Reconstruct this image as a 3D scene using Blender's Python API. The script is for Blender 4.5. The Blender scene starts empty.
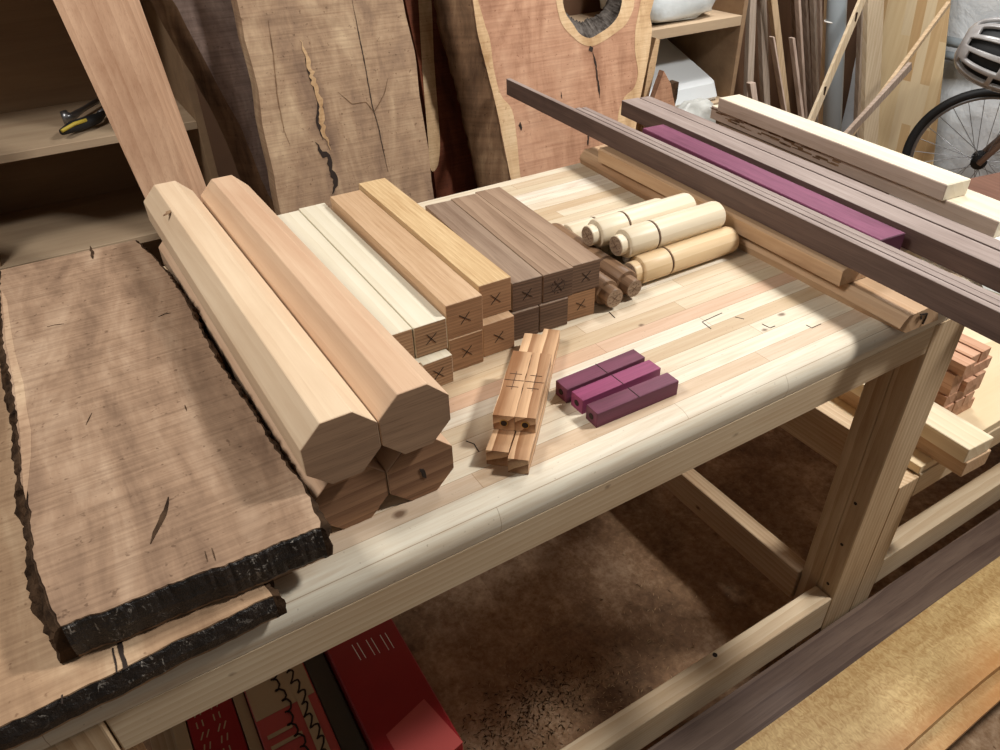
import bpy, bmesh, math, random
from mathutils import Vector, Matrix
R_ = random.Random(7)
PI = math.pi
COL = bpy.context.scene.collection
T = 0.88            # height of the workbench top above the floor

# ---------------------------------------------------------------- camera
F_PX = 737.5
yaw, pitch, roll = 0.52912624, 0.62534433, 0.02764422
CAM = Vector((0, 0, T + .54))
fw = Vector((math.sin(yaw)*math.cos(pitch), math.cos(yaw)*math.cos(pitch), -math.sin(pitch)))
rt0 = Vector((math.cos(yaw), -math.sin(yaw), 0)); dn0 = fw.cross(rt0)
rt = math.cos(roll)*rt0 + math.sin(roll)*dn0
dn = -math.sin(roll)*rt0 + math.cos(roll)*dn0
cam = bpy.data.objects.new('camera', bpy.data.cameras.new('camera')); COL.objects.link(cam)
cam.data.sensor_width = 36; cam.data.lens = 36*F_PX/1000
m = Matrix((rt, -dn, -fw)).transposed().to_4x4(); m.translation = CAM
cam.matrix_world = m
cam.data.clip_start = .02
bpy.context.scene.camera = cam

def ray(p): return rt*((p[0]-500)/F_PX) + dn*((p[1]-375)/F_PX) + fw
def at(p, ax, val):
    d = ray(p); return CAM + d*((val-CAM[ax])/d[ax])
def atz(p, z): return at(p, 2, T+z)
def atplane(p, o, n):
    d = ray(p); return CAM + d*(((o-CAM).dot(n))/d.dot(n))

# ---------------------------------------------------------------- materials
def lin(h):
    h = h.lstrip('#'); v = [int(h[i:i+2], 16)/255 for i in (0, 2, 4)]
    return tuple((c/12.92 if c <= .04045 else ((c+.055)/1.055)**2.4) for c in v) + (1,)

def wl(h, k=.80, g=1.0):
    c = lin(h); l = .3*c[0]+.59*c[1]+.11*c[2]
    return tuple((l+(v-l)*k)*g for v in c[:3])+(1,)

class NT:
    def __init__(s, name):
        s.m = bpy.data.materials.new(name); s.m.use_nodes = True
        s.t = s.m.node_tree; s.t.nodes.clear()
        s.out = s.n('ShaderNodeOutputMaterial'); s.b = s.n('ShaderNodeBsdfPrincipled')
        s.l(s.b.outputs[0], s.out.inputs[0])
    def n(s, k, **kw):
        o = s.t.nodes.new(k)
        for a, v in kw.items(): setattr(o, a, v)
        return o
    def l(s, a, b): s.t.links.new(a, b)
    def math(s, op, a, b=None, c=None):
        o = s.n('ShaderNodeMath', operation=op)
        for i, v in enumerate((a, b, c)):
            if v is None: continue
            if isinstance(v, (int, float)): o.inputs[i].default_value = v
            else: s.l(v, o.inputs[i])
        return o.outputs[0]
    def vec(s, op, a, b):
        o = s.n('ShaderNodeVectorMath', operation=op)
        for i, v in enumerate((a, b)):
            if isinstance(v, tuple): o.inputs[i].default_value = v
            else: s.l(v, o.inputs[i])
        return o.outputs[0] if op not in ('DISTANCE', 'LENGTH') else o.outputs[1]
    def obj(s, rnd=True):
        c = s.n('ShaderNodeTexCoord').outputs['Object']
        if not rnd: return c
        r = s.n('ShaderNodeObjectInfo').outputs['Random']
        cm = s.n('ShaderNodeCombineXYZ')
        s.l(s.math('MULTIPLY', r, 7.3), cm.inputs[0]); s.l(s.math('MULTIPLY', r, 3.1), cm.inputs[1]); s.l(s.math('MULTIPLY', r, 5.7), cm.inputs[2])
        return s.vec('ADD', c, cm.outputs[0])
    def noise(s, v, scale, detail=4, rough=.55, dist=0):
        o = s.n('ShaderNodeTexNoise'); s.l(v, o.inputs['Vector'])
        o.inputs['Scale'].default_value = scale; o.inputs['Detail'].default_value = detail
        o.inputs['Roughness'].default_value = rough; o.inputs['Distortion'].default_value = dist
        return o.outputs['Fac']
    def ramp(s, f, stops, interp='LINEAR'):
        o = s.n('ShaderNodeValToRGB'); s.l(f, o.inputs[0]); e = o.color_ramp; e.interpolation = interp
        while len(e.elements) > 1: e.elements.remove(e.elements[0])
        e.elements[0].position = stops[0][0]; e.elements[0].color = stops[0][1]
        for p, c in stops[1:]:
            x = e.elements.new(p); x.color = c
        return o.outputs[0]
    def mix(s, f, a, b, mode='MIX'):
        o = s.n('ShaderNodeMix', data_type='RGBA', blend_type=mode)
        for i, v in ((0, f), (6, a), (7, b)):
            if isinstance(v, (int, float, tuple)): o.inputs[i].default_value = v
            else: s.l(v, o.inputs[i])
        return o.outputs[2]
    def bump(s, h, strength, dist=.001):
        o = s.n('ShaderNodeBump'); o.inputs['Strength'].default_value = strength; o.inputs['Distance'].default_value = dist
        s.l(h, o.inputs['Height']); s.l(o.outputs[0], s.b.inputs['Normal'])
    def mapping(s, v, scale, loc=(0, 0, 0), rot=(0, 0, 0)):
        o = s.n('ShaderNodeMapping'); s.l(v, o.inputs[0])
        o.inputs[1].default_value = loc; o.inputs[2].default_value = rot; o.inputs[3].default_value = scale
        return o.outputs[0]

def wood(name, light, dark, axis=1, ring=24, ringmix=.55, streak=55, rough=.62, pore=.18, blotch=None, knots=(), off=(.09, .05), dist=2.5, bump=.12, spec=.25, sat=.86, rs=2.0):
    """solid wood: growth rings about the grain axis, fibres and pores along it; knots = (x,y,z,r) in object space"""
    s = NT(name); v = s.obj()
    sc = lambda k: tuple(k if i == axis else 1 for i in range(3))
    off3 = {0: (0, off[0], off[1]), 1: (off[0], 0, off[1]), 2: (off[0], off[1], 0)}[axis]
    w = s.n('ShaderNodeTexWave', wave_type='RINGS', rings_direction='XYZ'[axis], wave_profile='SAW'); s.l(s.mapping(v, sc(.16), off3), w.inputs['Vector'])
    w.inputs['Scale'].default_value = ring*rs; w.inputs['Distortion'].default_value = dist*1.6; w.inputs['Detail'].default_value = 3
    w.inputs['Detail Scale'].default_value = .35; w.inputs['Detail Roughness'].default_value = .6
    n1 = s.noise(s.mapping(v, sc(.035)), streak*4, 6, .65, .3)
    n2 = s.noise(s.mapping(v, sc(.3)), 9, 4, .55, .8)
    n3 = s.noise(s.mapping(v, sc(.08)), streak*.9, 4, .6, .6)
    f = s.math('ADD', s.math('MULTIPLY', w.outputs['Fac'], ringmix*.55), s.math('MULTIPLY', n1, .35))
    f = s.math('ADD', f, s.math('MULTIPLY', n3, .65-ringmix*.55))
    f = s.math('ADD', f, s.math('MULTIPLY', s.math('SUBTRACT', n2, .5), .55))
    c = s.ramp(f, [(.25, wl(light, sat)), (.72, wl(dark, sat))])
    if blotch:
        c = s.mix(s.ramp(s.noise(s.mapping(v, sc(.2)), 9, 4, .5, 1.), [(.54, (0, 0, 0, 1)), (.68, (.8, .8, .8, 1))]), c, wl(blotch, sat))
    p = s.noise(s.mapping(v, sc(.03)), 700, 2, .5)
    c = s.mix(s.math('MULTIPLY', s.ramp(p, [(.55, (0, 0, 0, 1)), (.72, (1, 1, 1, 1))]), pore), c, wl(dark, sat), 'MULTIPLY')
    if knots:
        o = s.obj(False); k = None
        nz = s.math('MULTIPLY', s.noise(o, 90, 2), .006)
        for (x, y, z, r) in knots:
            d = s.math('ADD', s.vec('DISTANCE', s.vec('MULTIPLY', o, sc(.6)), tuple(q*(.6 if i == axis else 1) for i, q in enumerate((x, y, z)))), nz)
            g = s.math('MINIMUM', s.math('MAXIMUM', s.math('SUBTRACT', 1.9, s.math('DIVIDE', d, r)), 0), 1)
            k = g if k is None else s.math('MAXIMUM', k, g)
        c = s.mix(s.math('MULTIPLY', k, .85), c, wl('#5a381f', sat))
    s.l(c, s.b.inputs['Base Color']); s.b.inputs['Roughness'].default_value = rough
    s.b.inputs['Specular IOR Level'].default_value = spec
    s.bump(s.math('ADD', n1, p), bump, .0006)
    return s.m

def plain(name, c, rough=.5, metal=0, bumpsc=None, bstr=.2, c2=None, sc=20, spec=.4, trans=0, alpha=None):
    s = NT(name); v = s.obj()
    if c2: s.l(s.ramp(s.noise(v, sc, 4, .6), [(.3, lin(c)), (.7, lin(c2))]), s.b.inputs['Base Color'])
    else: s.b.inputs['Base Color'].default_value = lin(c)
    s.b.inputs['Roughness'].default_value = rough; s.b.inputs['Metallic'].default_value = metal
    s.b.inputs['Specular IOR Level'].default_value = spec
    s.b.inputs['Transmission Weight'].default_value = trans
    if alpha is not None: s.b.inputs['Alpha'].default_value = alpha
    if bumpsc: s.bump(s.noise(v, bumpsc, 5, .6), bstr, .004)
    return s.m

def top_material():
    s = NT('laminated pine staves'); o = s.vec('ADD', s.obj(False), (.44, .8, 0))
    sep = s.n('ShaderNodeSeparateXYZ'); s.l(o, sep.inputs[0])
    def bricks(w, off):
        br = s.n('ShaderNodeTexBrick'); s.l(s.vec('ADD', o, (off, 0, 0)), br.inputs['Vector'])
        br.offset = .37; br.offset_frequency = 2; br.squash = 1.3; br.squash_frequency = 3
        for k, v in (('Scale', 1), ('Mortar Size', .00035), ('Mortar Smooth', 0), ('Bias', 0), ('Brick Width', w), ('Row Height', .0255)): br.inputs[k].default_value = v
        br.inputs['Color1'].default_value = (0, 0, 0, 1); br.inputs['Color2'].default_value = (1, 1, 1, 1); br.inputs['Mortar'].default_value = (.5, .5, .5, 1)
        return br
    br = bricks(.42, 3.1)
    base = s.ramp(br.outputs['Color'], [(0, lin('#e8dec4')), (.18, lin('#dacaa8')), (.34, lin('#e6dabd')), (.48, lin('#cfb893')), (.6, lin('#ebe2cb')), (.74, lin('#d8c5a3')), (.88, lin('#e2d4b5'))], 'CONSTANT')
    y = sep.outputs[1]
    def band(a, b): return s.math('MULTIPLY', s.math('GREATER_THAN', y, a), s.math('LESS_THAN', y, b))
    rw = lambda k: (k*.0255, (k+1)*.0255)
    base = s.mix(s.math('MULTIPLY', band(*rw(24)), .75), base, lin('#d2a988'))
    base = s.mix(s.math('MULTIPLY', band(*rw(19)), .7), base, lin('#d6ba98'))
    base = s.mix(s.math('MULTIPLY', band(*rw(28)), .6), base, lin('#efe7cf'))
    base = s.mix(s.math('MULTIPLY', band(*rw(26)), .5), base, lin('#d2b792'))
    base = s.mix(s.math('MULTIPLY', band(*rw(42)), .8), base, lin('#f2ead2'))
    base = s.mix(s.math('MULTIPLY', band(*rw(20)), .6), base, lin('#efe6ca'))
    base = s.mix(s.math('LESS_THAN', y, .4845), base, lin('#e9dfc4'))
    n1 = s.noise(s.mapping(o, (.035, 1, 1)), 230, 5, .65, .5)
    w = s.noise(s.mapping(o, (.10, 1, 1)), 45, 4, .55, 1.5)
    c = s.mix(s.math('MULTIPLY', s.ramp(n1, [(.4, (0, 0, 0, 1)), (.75, (1, 1, 1, 1))]), .38), base, lin('#cfae84'), 'MULTIPLY')
    c = s.mix(s.math('MULTIPLY', s.ramp(w, [(.48, (0, 0, 0, 1)), (.68, (1, 1, 1, 1))]), .30), c, lin('#bb9a74'))
    c = s.mix(s.math('MULTIPLY', br.outputs['Fac'], .6), c, lin('#8f6c47'))
    c = s.mix(s.math('MULTIPLY', s.ramp(s.noise(o, 260, 1), [(.73, (0, 0, 0, 1)), (.78, (1, 1, 1, 1))]), .35), c, lin('#7a5a38'))
    k = None; nz = s.math('MULTIPLY', s.noise(o, 120, 2), .003)
    for (x, yy, r) in ((.171, .498, .0045), (.73, .54, .003), (.60, .64, .003), (.56, 1.13, .0035), (.44, .95, .003), (.78, .555, .0035)):
        d = s.math('ADD', s.vec('DISTANCE', s.vec('MULTIPLY', o, (.7, 1., 0)), (x*.7, yy, 0)), nz)
        g = s.math('MINIMUM', s.math('MAXIMUM', s.math('SUBTRACT', 1.9, s.math('DIVIDE', d, r)), 0), 1)
        k = g if k is None else s.math('MAXIMUM', k, g)
    c = s.mix(s.math('MULTIPLY', k, .8), c, lin('#5f3d22'))
    c = s.mix(1., c, (.88, .885, .95, 1), 'MULTIPLY')
    s.l(c, s.b.inputs['Base Color']); s.b.inputs['Roughness'].default_value = .5; s.b.inputs['Specular IOR Level'].default_value = .3
    s.bump(n1, .08, .0006)
    return s.m

def rough_slab(name, light, mid, dark, axis=1, sc=1., kerf=230, rough=.8, sat=.82):
    """rough-sawn plank face: broad colour figure, fine grain, saw kerf lines across"""
    s = NT(name); v = s.obj(False)
    al = tuple(.28 if i == axis else 1 for i in range(3)); al2 = tuple(.05 if i == axis else 1 for i in range(3))
    f = s.noise(s.mapping(v, al), 6*sc, 5, .55, 2.)
    g = s.noise(s.mapping(v, al2), 90*sc, 6, .65, .6)
    e = s.noise(v, 3.5*sc, 3, .5)
    ff = s.math('ADD', s.math('MULTIPLY', f, .5), s.math('MULTIPLY', g, .22))
    ff = s.math('ADD', ff, s.math('MULTIPLY', e, .28))
    c = s.ramp(ff, [(.36, wl(dark, sat)), (.49, wl(mid, sat)), (.6, wl(light, sat))])
    k = s.noise(s.mapping(v, tuple(1 if i == axis else .06 for i in range(3)), rot=(0, 0, .12) if axis == 1 else (0, .08, 0)), kerf, 4, .6)
    c = s.mix(s.math('MULTIPLY', s.ramp(k, [(.4, (0, 0, 0, 1)), (.7, (1, 1, 1, 1))]), .38), c, wl(dark, sat), 'MULTIPLY')
    gr = s.noise(v, 330, 4, .7)
    c = s.mix(s.math('MULTIPLY', s.ramp(gr, [(.42, (0, 0, 0, 1)), (.68, (1, 1, 1, 1))]), .35), c, wl(dark, sat), 'MULTIPLY')
    sp = s.noise(s.mapping(v, al), 150, 3, .6)
    c = s.mix(s.math('MULTIPLY', s.ramp(sp, [(.63, (0, 0, 0, 1)), (.74, (1, 1, 1, 1))]), .5), c, wl(dark, sat), 'MULTIPLY')
    s.l(c, s.b.inputs['Base Color']); s.b.inputs['Roughness'].default_value = rough; s.b.inputs['Specular IOR Level'].default_value = .15
    s.bump(s.math('ADD', k, s.math('MULTIPLY', g, .5)), .45, .001)
    return s.m

def rough_slab(name, light, mid, dark, sap=None, axis=1, sc=1., kerf=230, kaxis=None, rough=.75):
    """rough-sawn plank face: broad colour figure, grey bloom, saw kerf lines across"""
    s = NT(name); v = s.obj(False)
    al = tuple(.28 if i == axis else 1 for i in range(3))
    f = s.noise(s.mapping(v, al), 7*sc, 5, .6, 1.4)
    g = s.noise(s.mapping(v, al), 34*sc, 5, .65, .6)
    ff = s.math('ADD', s.math('MULTIPLY', f, .68), s.math('MULTIPLY', g, .32))
    c = s.ramp(ff, [(.33, lin(dark)), (.5, lin(mid)), (.66, lin(light))])
    k = s.noise(s.mapping(v, tuple(1 if i == axis else .04 for i in range(3))), kerf, 3, .6)
    c = s.mix(s.math('MULTIPLY', s.ramp(k, [(.4, (0, 0, 0, 1)), (.7, (1, 1, 1, 1))]), .32), c, lin(dark), 'MULTIPLY')
    sp = s.noise(v, 140, 2, .5)
    c = s.mix(s.math('MULTIPLY', s.ramp(sp, [(.66, (0, 0, 0, 1)), (.74, (1, 1, 1, 1))]), .5), c, lin(dark), 'MULTIPLY')
    s.l(c, s.b.inputs['Base Color']); s.b.inputs['Roughness'].default_value = rough; s.b.inputs['Specular IOR Level'].default_value = .2
    s.bump(s.math('ADD', k, g), .35, .001)
    return s.m

M = {}
WBO = (.44, .8, 0)
def kn(*K): return [(x-WBO[0], y-WBO[1], z, r) for x, y, z, r in K]
M['top'] = top_material()
M['pine_x'] = wood('pine along x', '#dbc6a2', '#c0a077', 0, 20, .4, 40, .55, .12, knots=kn((.40, .45, T-.045, .0035), (.055, .45, T-.042, .003), (-.02, .45, T-.055, .0035), (.62, .45, T-.03, .003), (.60, .45, T-.062, .004), (-.093, .45, T-.06, .003), (.80, .45, T-.035, .003), (.2, .45, T-.06, .0025)))
M['pine_y'] = wood('pine along y', '#d5bb94', '#b38f66', 1, 20, .4, 40, .55, .12, knots=kn((.985, .80, .17, .005)))
M['pine_z'] = wood('pine upright', '#d8be96', '#ae8a5f', 2, 16, .45, 70, .55, .2)
M['maple'] = wood('pale maple', '#e8ceaa', '#cfae88', 1, 10, .2, 25, .5, .08, dist=4)
M['maple_pink'] = wood('pink maple', '#dfbd98', '#c79c78', 1, 10, .2, 25, .5, .1, dist=4)
M['maple_dark'] = wood('maple with brown heart', '#a5794f', '#6b4327', 1, 14, .5, 25, .6, .15, dist=3)
M['ash'] = wood('cream ash', '#e4dcc6', '#d0c5a8', 1, 18, .35, 30, .5, .1, rs=1.1)
M['oak'] = wood('tan oak', '#d3b088', '#b58d62', 1, 24, .25, 60, .55, .3)
M['oak_light'] = wood('straw oak', '#dfc08b', '#bd9560', 1, 30, .3, 110, .55, .4)
M['walnut'] = wood('walnut', '#a38a72', '#795f4b', 1, 15, .25, 50, .6, .25, dist=3.5, rs=1.2)
M['walnut_warm'] = wood('warm walnut', '#ae9074', '#82654c', 1, 12, .5, 40, .6, .25, dist=4, rs=1.)
M['walnut_strip'] = wood('sawn walnut strip', '#a5948b', '#7f6c63', 1, 10, .2, 60, .6, .3)
M['walnut_x'] = wood('walnut along x', '#77604f', '#503a2f', 0, 9, .4, 40, .5, .25, dist=4)
M['purple'] = wood('purpleheart', '#8f4a6a', '#662d49', 1, 10, .2, 140, .5, .3, dist=2)
M['purple_x'] = wood('purpleheart block', '#83405a', '#5c2a3d', 0, 10, .2, 60, .45, .2, blotch='#4c1a2a')
M['purple_pink'] = wood('bright purpleheart block', '#9c3f6b', '#7a2c50', 0, 10, .2, 90, .42, .2)
M['olive'] = wood('spalted olivewood', '#e0b484', '#8f5f35', 0, 24, .85, 30, .45, .15, dist=6, off=(.03, .02), rs=1.1)
M['turned'] = wood('turned maple', '#e4d6ba', '#d2bf9c', 0, 12, .45, 25, .4, .06, dist=3)
M['turned_gold'] = wood('golden turned maple', '#e2c79c', '#cba977', 0, 12, .45, 25, .38, .06, dist=3)
M['turned_walnut'] = wood('turned walnut', '#94714f', '#61452f', 1, 14, .5, 60, .45, .2)
M['alder'] = wood('warm alder board', '#d5b28a', '#b48c62', 1, 9, .3, 30, .4, .12, blotch='#8d6440')
M['cream_y'] = wood('cream planed board', '#f0e2c2', '#d8bf94', 1, 9, .35, 30, .55, .08)
M['cherry'] = wood('cherry face', '#cfa682', '#a97d5b', 2, 8, .3, 45, .6, .2, dist=4)
def syc():
    s = NT('lacewood board'); v = s.obj(False); sp = s.n('ShaderNodeSeparateXYZ'); s.l(v, sp.inputs[0])
    n = s.noise(s.mapping(v, (1, .55, 1), rot=(0, 0, .9)), 95, 3, .6, 2.2); g = s.noise(s.mapping(v, (.08, 1, 1)), 30, 4, .6, .8)
    c = s.ramp(s.math('ADD', s.math('MULTIPLY', n, .55), s.math('MULTIPLY', g, .45)), [(.36, lin('#d6b981')), (.62, lin('#a8814a'))])
    e = s.math('ADD', sp.outputs[1], s.math('MULTIPLY', s.math('SUBTRACT', s.noise(s.mapping(v, (.3, 1, 1)), 9, 4, .6, .5), .5), .10))
    c = s.mix(s.math('MULTIPLY', s.ramp(e, [(.018, (1, 1, 1, 1)), (.05, (0, 0, 0, 1))]), .75), c, lin('#b07a44'))
    s.l(c, s.b.inputs['Base Color']); s.b.inputs['Roughness'].default_value = .35; return s.m
M['sycamore'] = syc()
M['slab_walnut'] = rough_slab('weathered walnut face', '#bfa48a', '#9c8068', '#6c5443')
M['slab_walnut2'] = rough_slab('pale weathered walnut face', '#d0b493', '#b39374', '#856950')
M['slab_up'] = rough_slab('standing walnut face', '#ccb292', '#a88c71', '#7a6252', axis=2)
M['slab_grey'] = rough_slab('grey weathered face', '#ae9c90', '#8a766c', '#5b4a42', axis=2)
M['slab_red'] = rough_slab('dark red plank face', '#8a4f35', '#74402b', '#4f2a1d', axis=2)
M['sap'] = rough_slab('cream sapwood', '#e2caa6', '#d2b38c', '#ab875f', axis=2)
M['bark'] = plain('bark', '#54402f', .95, 0, 60, 1., '#221811', 45, .1)
M['bark_tan'] = rough_slab('tan inner bark', '#b39573', '#80634a', '#4a3526', axis=2, kerf=60)
def seal_mat():
    s = NT('black sealed end'); v = s.obj(False)
    a = s.noise(v, 50, 4, .6)
    c = s.ramp(a, [(.3, lin('#0d0a08')), (.7, lin('#2a211b'))])
    b = s.noise(s.mapping(v, (1, 1, .6)), 170, 5, .75, 1.); q = s.noise(v, 16, 2, .5)
    m_ = s.math('MULTIPLY', s.ramp(b, [(.575, (0, 0, 0, 1)), (.63, (1, 1, 1, 1))]), s.ramp(q, [(.46, (0, 0, 0, 1)), (.62, (1, 1, 1, 1))]))
    c = s.mix(s.math('MULTIPLY', m_, .7), c, lin('#b5aca0'))
    s.l(c, s.b.inputs['Base Color']); s.b.inputs['Roughness'].default_value = .45; s.bump(s.noise(v, 90, 5, .7), .9, .004); return s.m
M['seal'] = seal_mat()
M['white_speck'] = plain('dried white drips', '#cfc8ba', .8)
M['ink'] = plain('dark pencil', '#2a1d15', .8)
M['pencil'] = plain('soft pencil line', '#5f4636', .8)
M['ply'] = wood('birch plywood', '#ecd9b2', '#d9bb8a', 0, 3, .5, 12, .6, .06, dist=8)
M['ply_tan'] = wood('tan plywood', '#a4845f', '#86684a', 0, 3, .12, 12, .7, .1, dist=8)
M['black'] = plain('black rubber', '#1a1a1b', .6)
M['steel'] = plain('dull steel', '#8d8d8f', .35, .9)
M['brass'] = plain('brass tube', '#b89a5c', .35, .9)
M['yellow'] = plain('yellow grip', '#b7a13c', .5)
M['red'] = plain('red card', '#9a2327', .35, 0, None, 0, '#8a1c22', 6)
M['redlite'] = plain('rose printed card', '#b5504c', .4)
M['cream_card'] = plain('cream printed card', '#b29c7c', .5)
M['grey_card'] = plain('grey green card', '#62655c', .5)
M['plastic'] = plain('clear wrap over white bundle', '#d3d7d6', .15, 0, 14, .9, '#b9bfc0', 8, .6)
M['foam'] = plain('white foam board', '#dfe3e4', .5, 0, 10, .2)
M['bag'] = plain('grey translucent bag', '#9fa09a', .3, 0, 25, .8, '#c6c6c0', 14, .5)
M['pvc'] = plain('grey plastic pipe', '#98a1a6', .35)
M['white'] = plain('white plastic', '#e8e5dd', .4)
M['helmet'] = plain('grey helmet shell', '#b4b2b0', .25, 0, None, 0, '#8f8a88', 12, .6)

def floor_mat():
    s = NT('dusty strand board'); v = s.obj(False)
    vo = s.n('ShaderNodeTexVoronoi'); s.l(s.mapping(v, (1, .35, 1), rot=(0, 0, .5)), vo.inputs['Vector']); vo.inputs['Scale'].default_value = 28
    a = s.noise(v, 4, 5, .6, .6); b = s.noise(v, 60, 4, .7)
    f = s.math('ADD', s.math('MULTIPLY', a, .6), s.math('MULTIPLY', b, .4))
    c = s.ramp(f, [(.36, lin('#5f4630')), (.5, lin('#947455')), (.64, lin('#c4a686'))])
    sp = s.n('ShaderNodeSeparateColor'); s.l(vo.outputs['Color'], sp.inputs[0])
    c = s.mix(s.math('MULTIPLY', sp.outputs[0], .35), c, lin('#6f4d33'))
    s.l(c, s.b.inputs['Base Color']); s.b.inputs['Roughness'].default_value = .85
    s.bump(b, .5, .003); return s.m
M['floor'] = floor_mat()
def sheet_mat():
    s = NT('crinkled white sheeting'); v = s.obj(False)
    a = s.noise(v, 3.5, 6, .6, 1.2); b = s.noise(v, 11, 4, .6, .8)
    s.l(s.ramp(a, [(.3, lin('#cdd3d8')), (.7, lin('#e6e9ea'))]), s.b.inputs['Base Color'])
    s.b.inputs['Roughness'].default_value = .4; s.bump(s.math('ADD', a, s.math('MULTIPLY', b, .4)), .5, .03); return s.m
M['sheet'] = sheet_mat()
M['wall'] = plain('dim board wall', '#6a4c35', .85, 0, 12, .2, '#533a28', 3)

# ---------------------------------------------------------------- mesh helpers (all coordinates in metres, world)
def link(name, bm, mat, parent=None, smooth=False, origin=None, rz=0):
    me = bpy.data.meshes.new(name); bmesh.ops.recalc_face_normals(bm, faces=bm.faces)
    o = bpy.data.objects.new(name, me); COL.objects.link(o)
    if parent is not None:
        o.parent = parent; w = WM[parent.name]
        bmesh.ops.transform(bm, matrix=w.inverted(), verts=bm.verts); WM[o.name] = w
    else:
        if origin is None:
            lo = [min(v.co[i] for v in bm.verts) for i in range(3)]; hi = [max(v.co[i] for v in bm.verts) for i in range(3)]
            origin = ((lo[0]+hi[0])/2, (lo[1]+hi[1])/2, lo[2])
        w = Matrix.Translation(origin) @ Matrix.Rotation(rz, 4, 'Z')
        bmesh.ops.transform(bm, matrix=w.inverted(), verts=bm.verts)
        o.matrix_world = w; WM[o.name] = w
    bm.to_mesh(me); bm.free()
    if smooth:
        for p in me.polygons: p.use_smooth = True
    if mat: me.materials.append(M[mat] if isinstance(mat, str) else mat)
    return o
WM = {}
def tag(o, label=None, cat=None, group=None, kind=None):
    if label: o['label'] = label
    if cat: o['category'] = cat
    if group: o['group'] = group
    if kind: o['kind'] = kind
    return o
def empty(name, loc, label, cat, group=None, rz=0):
    o = bpy.data.objects.new(name, None); COL.objects.link(o); o.empty_display_size = .05
    w = Matrix.Translation(loc) @ Matrix.Rotation(rz, 4, 'Z'); o.matrix_world = w; WM[o.name] = w
    return tag(o, label, cat, group)

def hexa(bm, pts, bev=0):
    """8 corners: bottom 4 (ccw) then top 4"""
    vs = [bm.verts.new(p) for p in pts]
    fs = [bm.faces.new([vs[i] for i in q]) for q in ((3, 2, 1, 0), (4, 5, 6, 7), (0, 1, 5, 4), (1, 2, 6, 5), (2, 3, 7, 6), (3, 0, 4, 7))]
    if bev: bmesh.ops.bevel(bm, geom=list({e for f in fs for e in f.edges}), offset=bev, segments=1, affect='EDGES', profile=.5)
    return fs
def box(x0, x1, y0, y1, z0, z1, bev=.001, bm=None):
    bm = bm or bmesh.new()
    hexa(bm, [(x0, y0, z0), (x1, y0, z0), (x1, y1, z0), (x0, y1, z0), (x0, y0, z1), (x1, y0, z1), (x1, y1, z1), (x0, y1, z1)], bev)
    return bm
def bar(n0, n1, w, z0, z1, bev=.001, bm=None, side=1):
    """board on its level: left edge runs n0 -> n1 (xy, near to far), width w to the right"""
    bm = bm or bmesh.new()
    a, b = Vector(n0), Vector(n1); d = (b-a).normalized(); r = Vector((d.y, -d.x))*side
    q = [a, a+r*w, b+r*w, b]
    hexa(bm, [(p.x, p.y, z0) for p in q]+[(p.x, p.y, z1) for p in q], bev); return bm
def ang(n0, n1): return math.atan2(n1[1]-n0[1], n1[0]-n0[0])-PI/2
def prism(pts, vec, bev=0, bm=None):
    """polygon (3d points) pushed along vec"""
    bm = bm or bmesh.new(); n = len(pts); v = Vector(vec)
    a = [bm.verts.new(p) for p in pts]; b = [bm.verts.new(Vector(p)+v) for p in pts]
    fs = [bm.faces.new(a), bm.faces.new(b[::-1])]
    for i in range(n): fs.append(bm.faces.new((a[i], b[i], b[(i+1) % n], a[(i+1) % n])))
    if bev: bmesh.ops.bevel(bm, geom=list({e for f in fs for e in f.edges}), offset=bev, segments=1, affect='EDGES')
    return bm
def tube(path, r, seg=8, bm=None, cap=True, radii=None):
    bm = bm or bmesh.new(); P = [Vector(p) for p in path]; rings = []
    for i, p in enumerate(P):
        d = (P[min(i+1, len(P)-1)]-P[max(i-1, 0)]).normalized()
        u = d.cross(Vector((0, 0, 1)) if abs(d.z) < .9 else Vector((1, 0, 0))).normalized(); w = d.cross(u)
        rr = radii[i] if radii else r
        rings.append([bm.verts.new(p+(u*math.cos(t)+w*math.sin(t))*rr) for t in (2*PI*k/seg for k in range(seg))])
    for a, b in zip(rings, rings[1:]):
        for k in range(seg): bm.faces.new((a[k], a[(k+1) % seg], b[(k+1) % seg], b[k]))
    if cap: bm.faces.new(rings[0][::-1]); bm.faces.new(rings[-1])
    return bm
def lathe(c, d, prof, seg=40, bm=None):
    """profile [(along, radius)] turned about axis d starting at c"""
    d = Vector(d).normalized(); c = Vector(c)
    return tube([c+d*a for a, _ in prof], 0, seg, bm, True, [max(r, .0003) for _, r in prof])
def ring(c, d, R, r, seg=48, rs=10, bm=None):
    bm = bm or bmesh.new(); d = Vector(d).normalized(); u = d.cross(Vector((0, 0, 1))).normalized() if abs(d.z) < .9 else Vector((1, 0, 0)); w = d.cross(u); c = Vector(c); rg = []
    for i in range(seg):
        t = 2*PI*i/seg; e = u*math.cos(t)+w*math.sin(t)
        rg.append([bm.verts.new(c+e*(R+r*math.cos(s))+d*(r*math.sin(s))) for s in (2*PI*k/rs for k in range(rs))])
    for i in range(seg):
        a, b = rg[i], rg[(i+1) % seg]
        for k in range(rs): bm.faces.new((a[k], b[k], b[(k+1) % rs], a[(k+1) % rs]))
    return bm
def stroke(bm, a, b, n, w=.0007, h=.0004):
    """thin mark lying on a surface with normal n"""
    a, b, n = Vector(a), Vector(b), Vector(n).normalized(); d = (b-a); s = d.cross(n).normalized()*w/2
    q = [a-s, a+s, b+s, b-s]
    hexa(bm, [p-n*.0002 for p in q]+[p+n*h for p in q])
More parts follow.
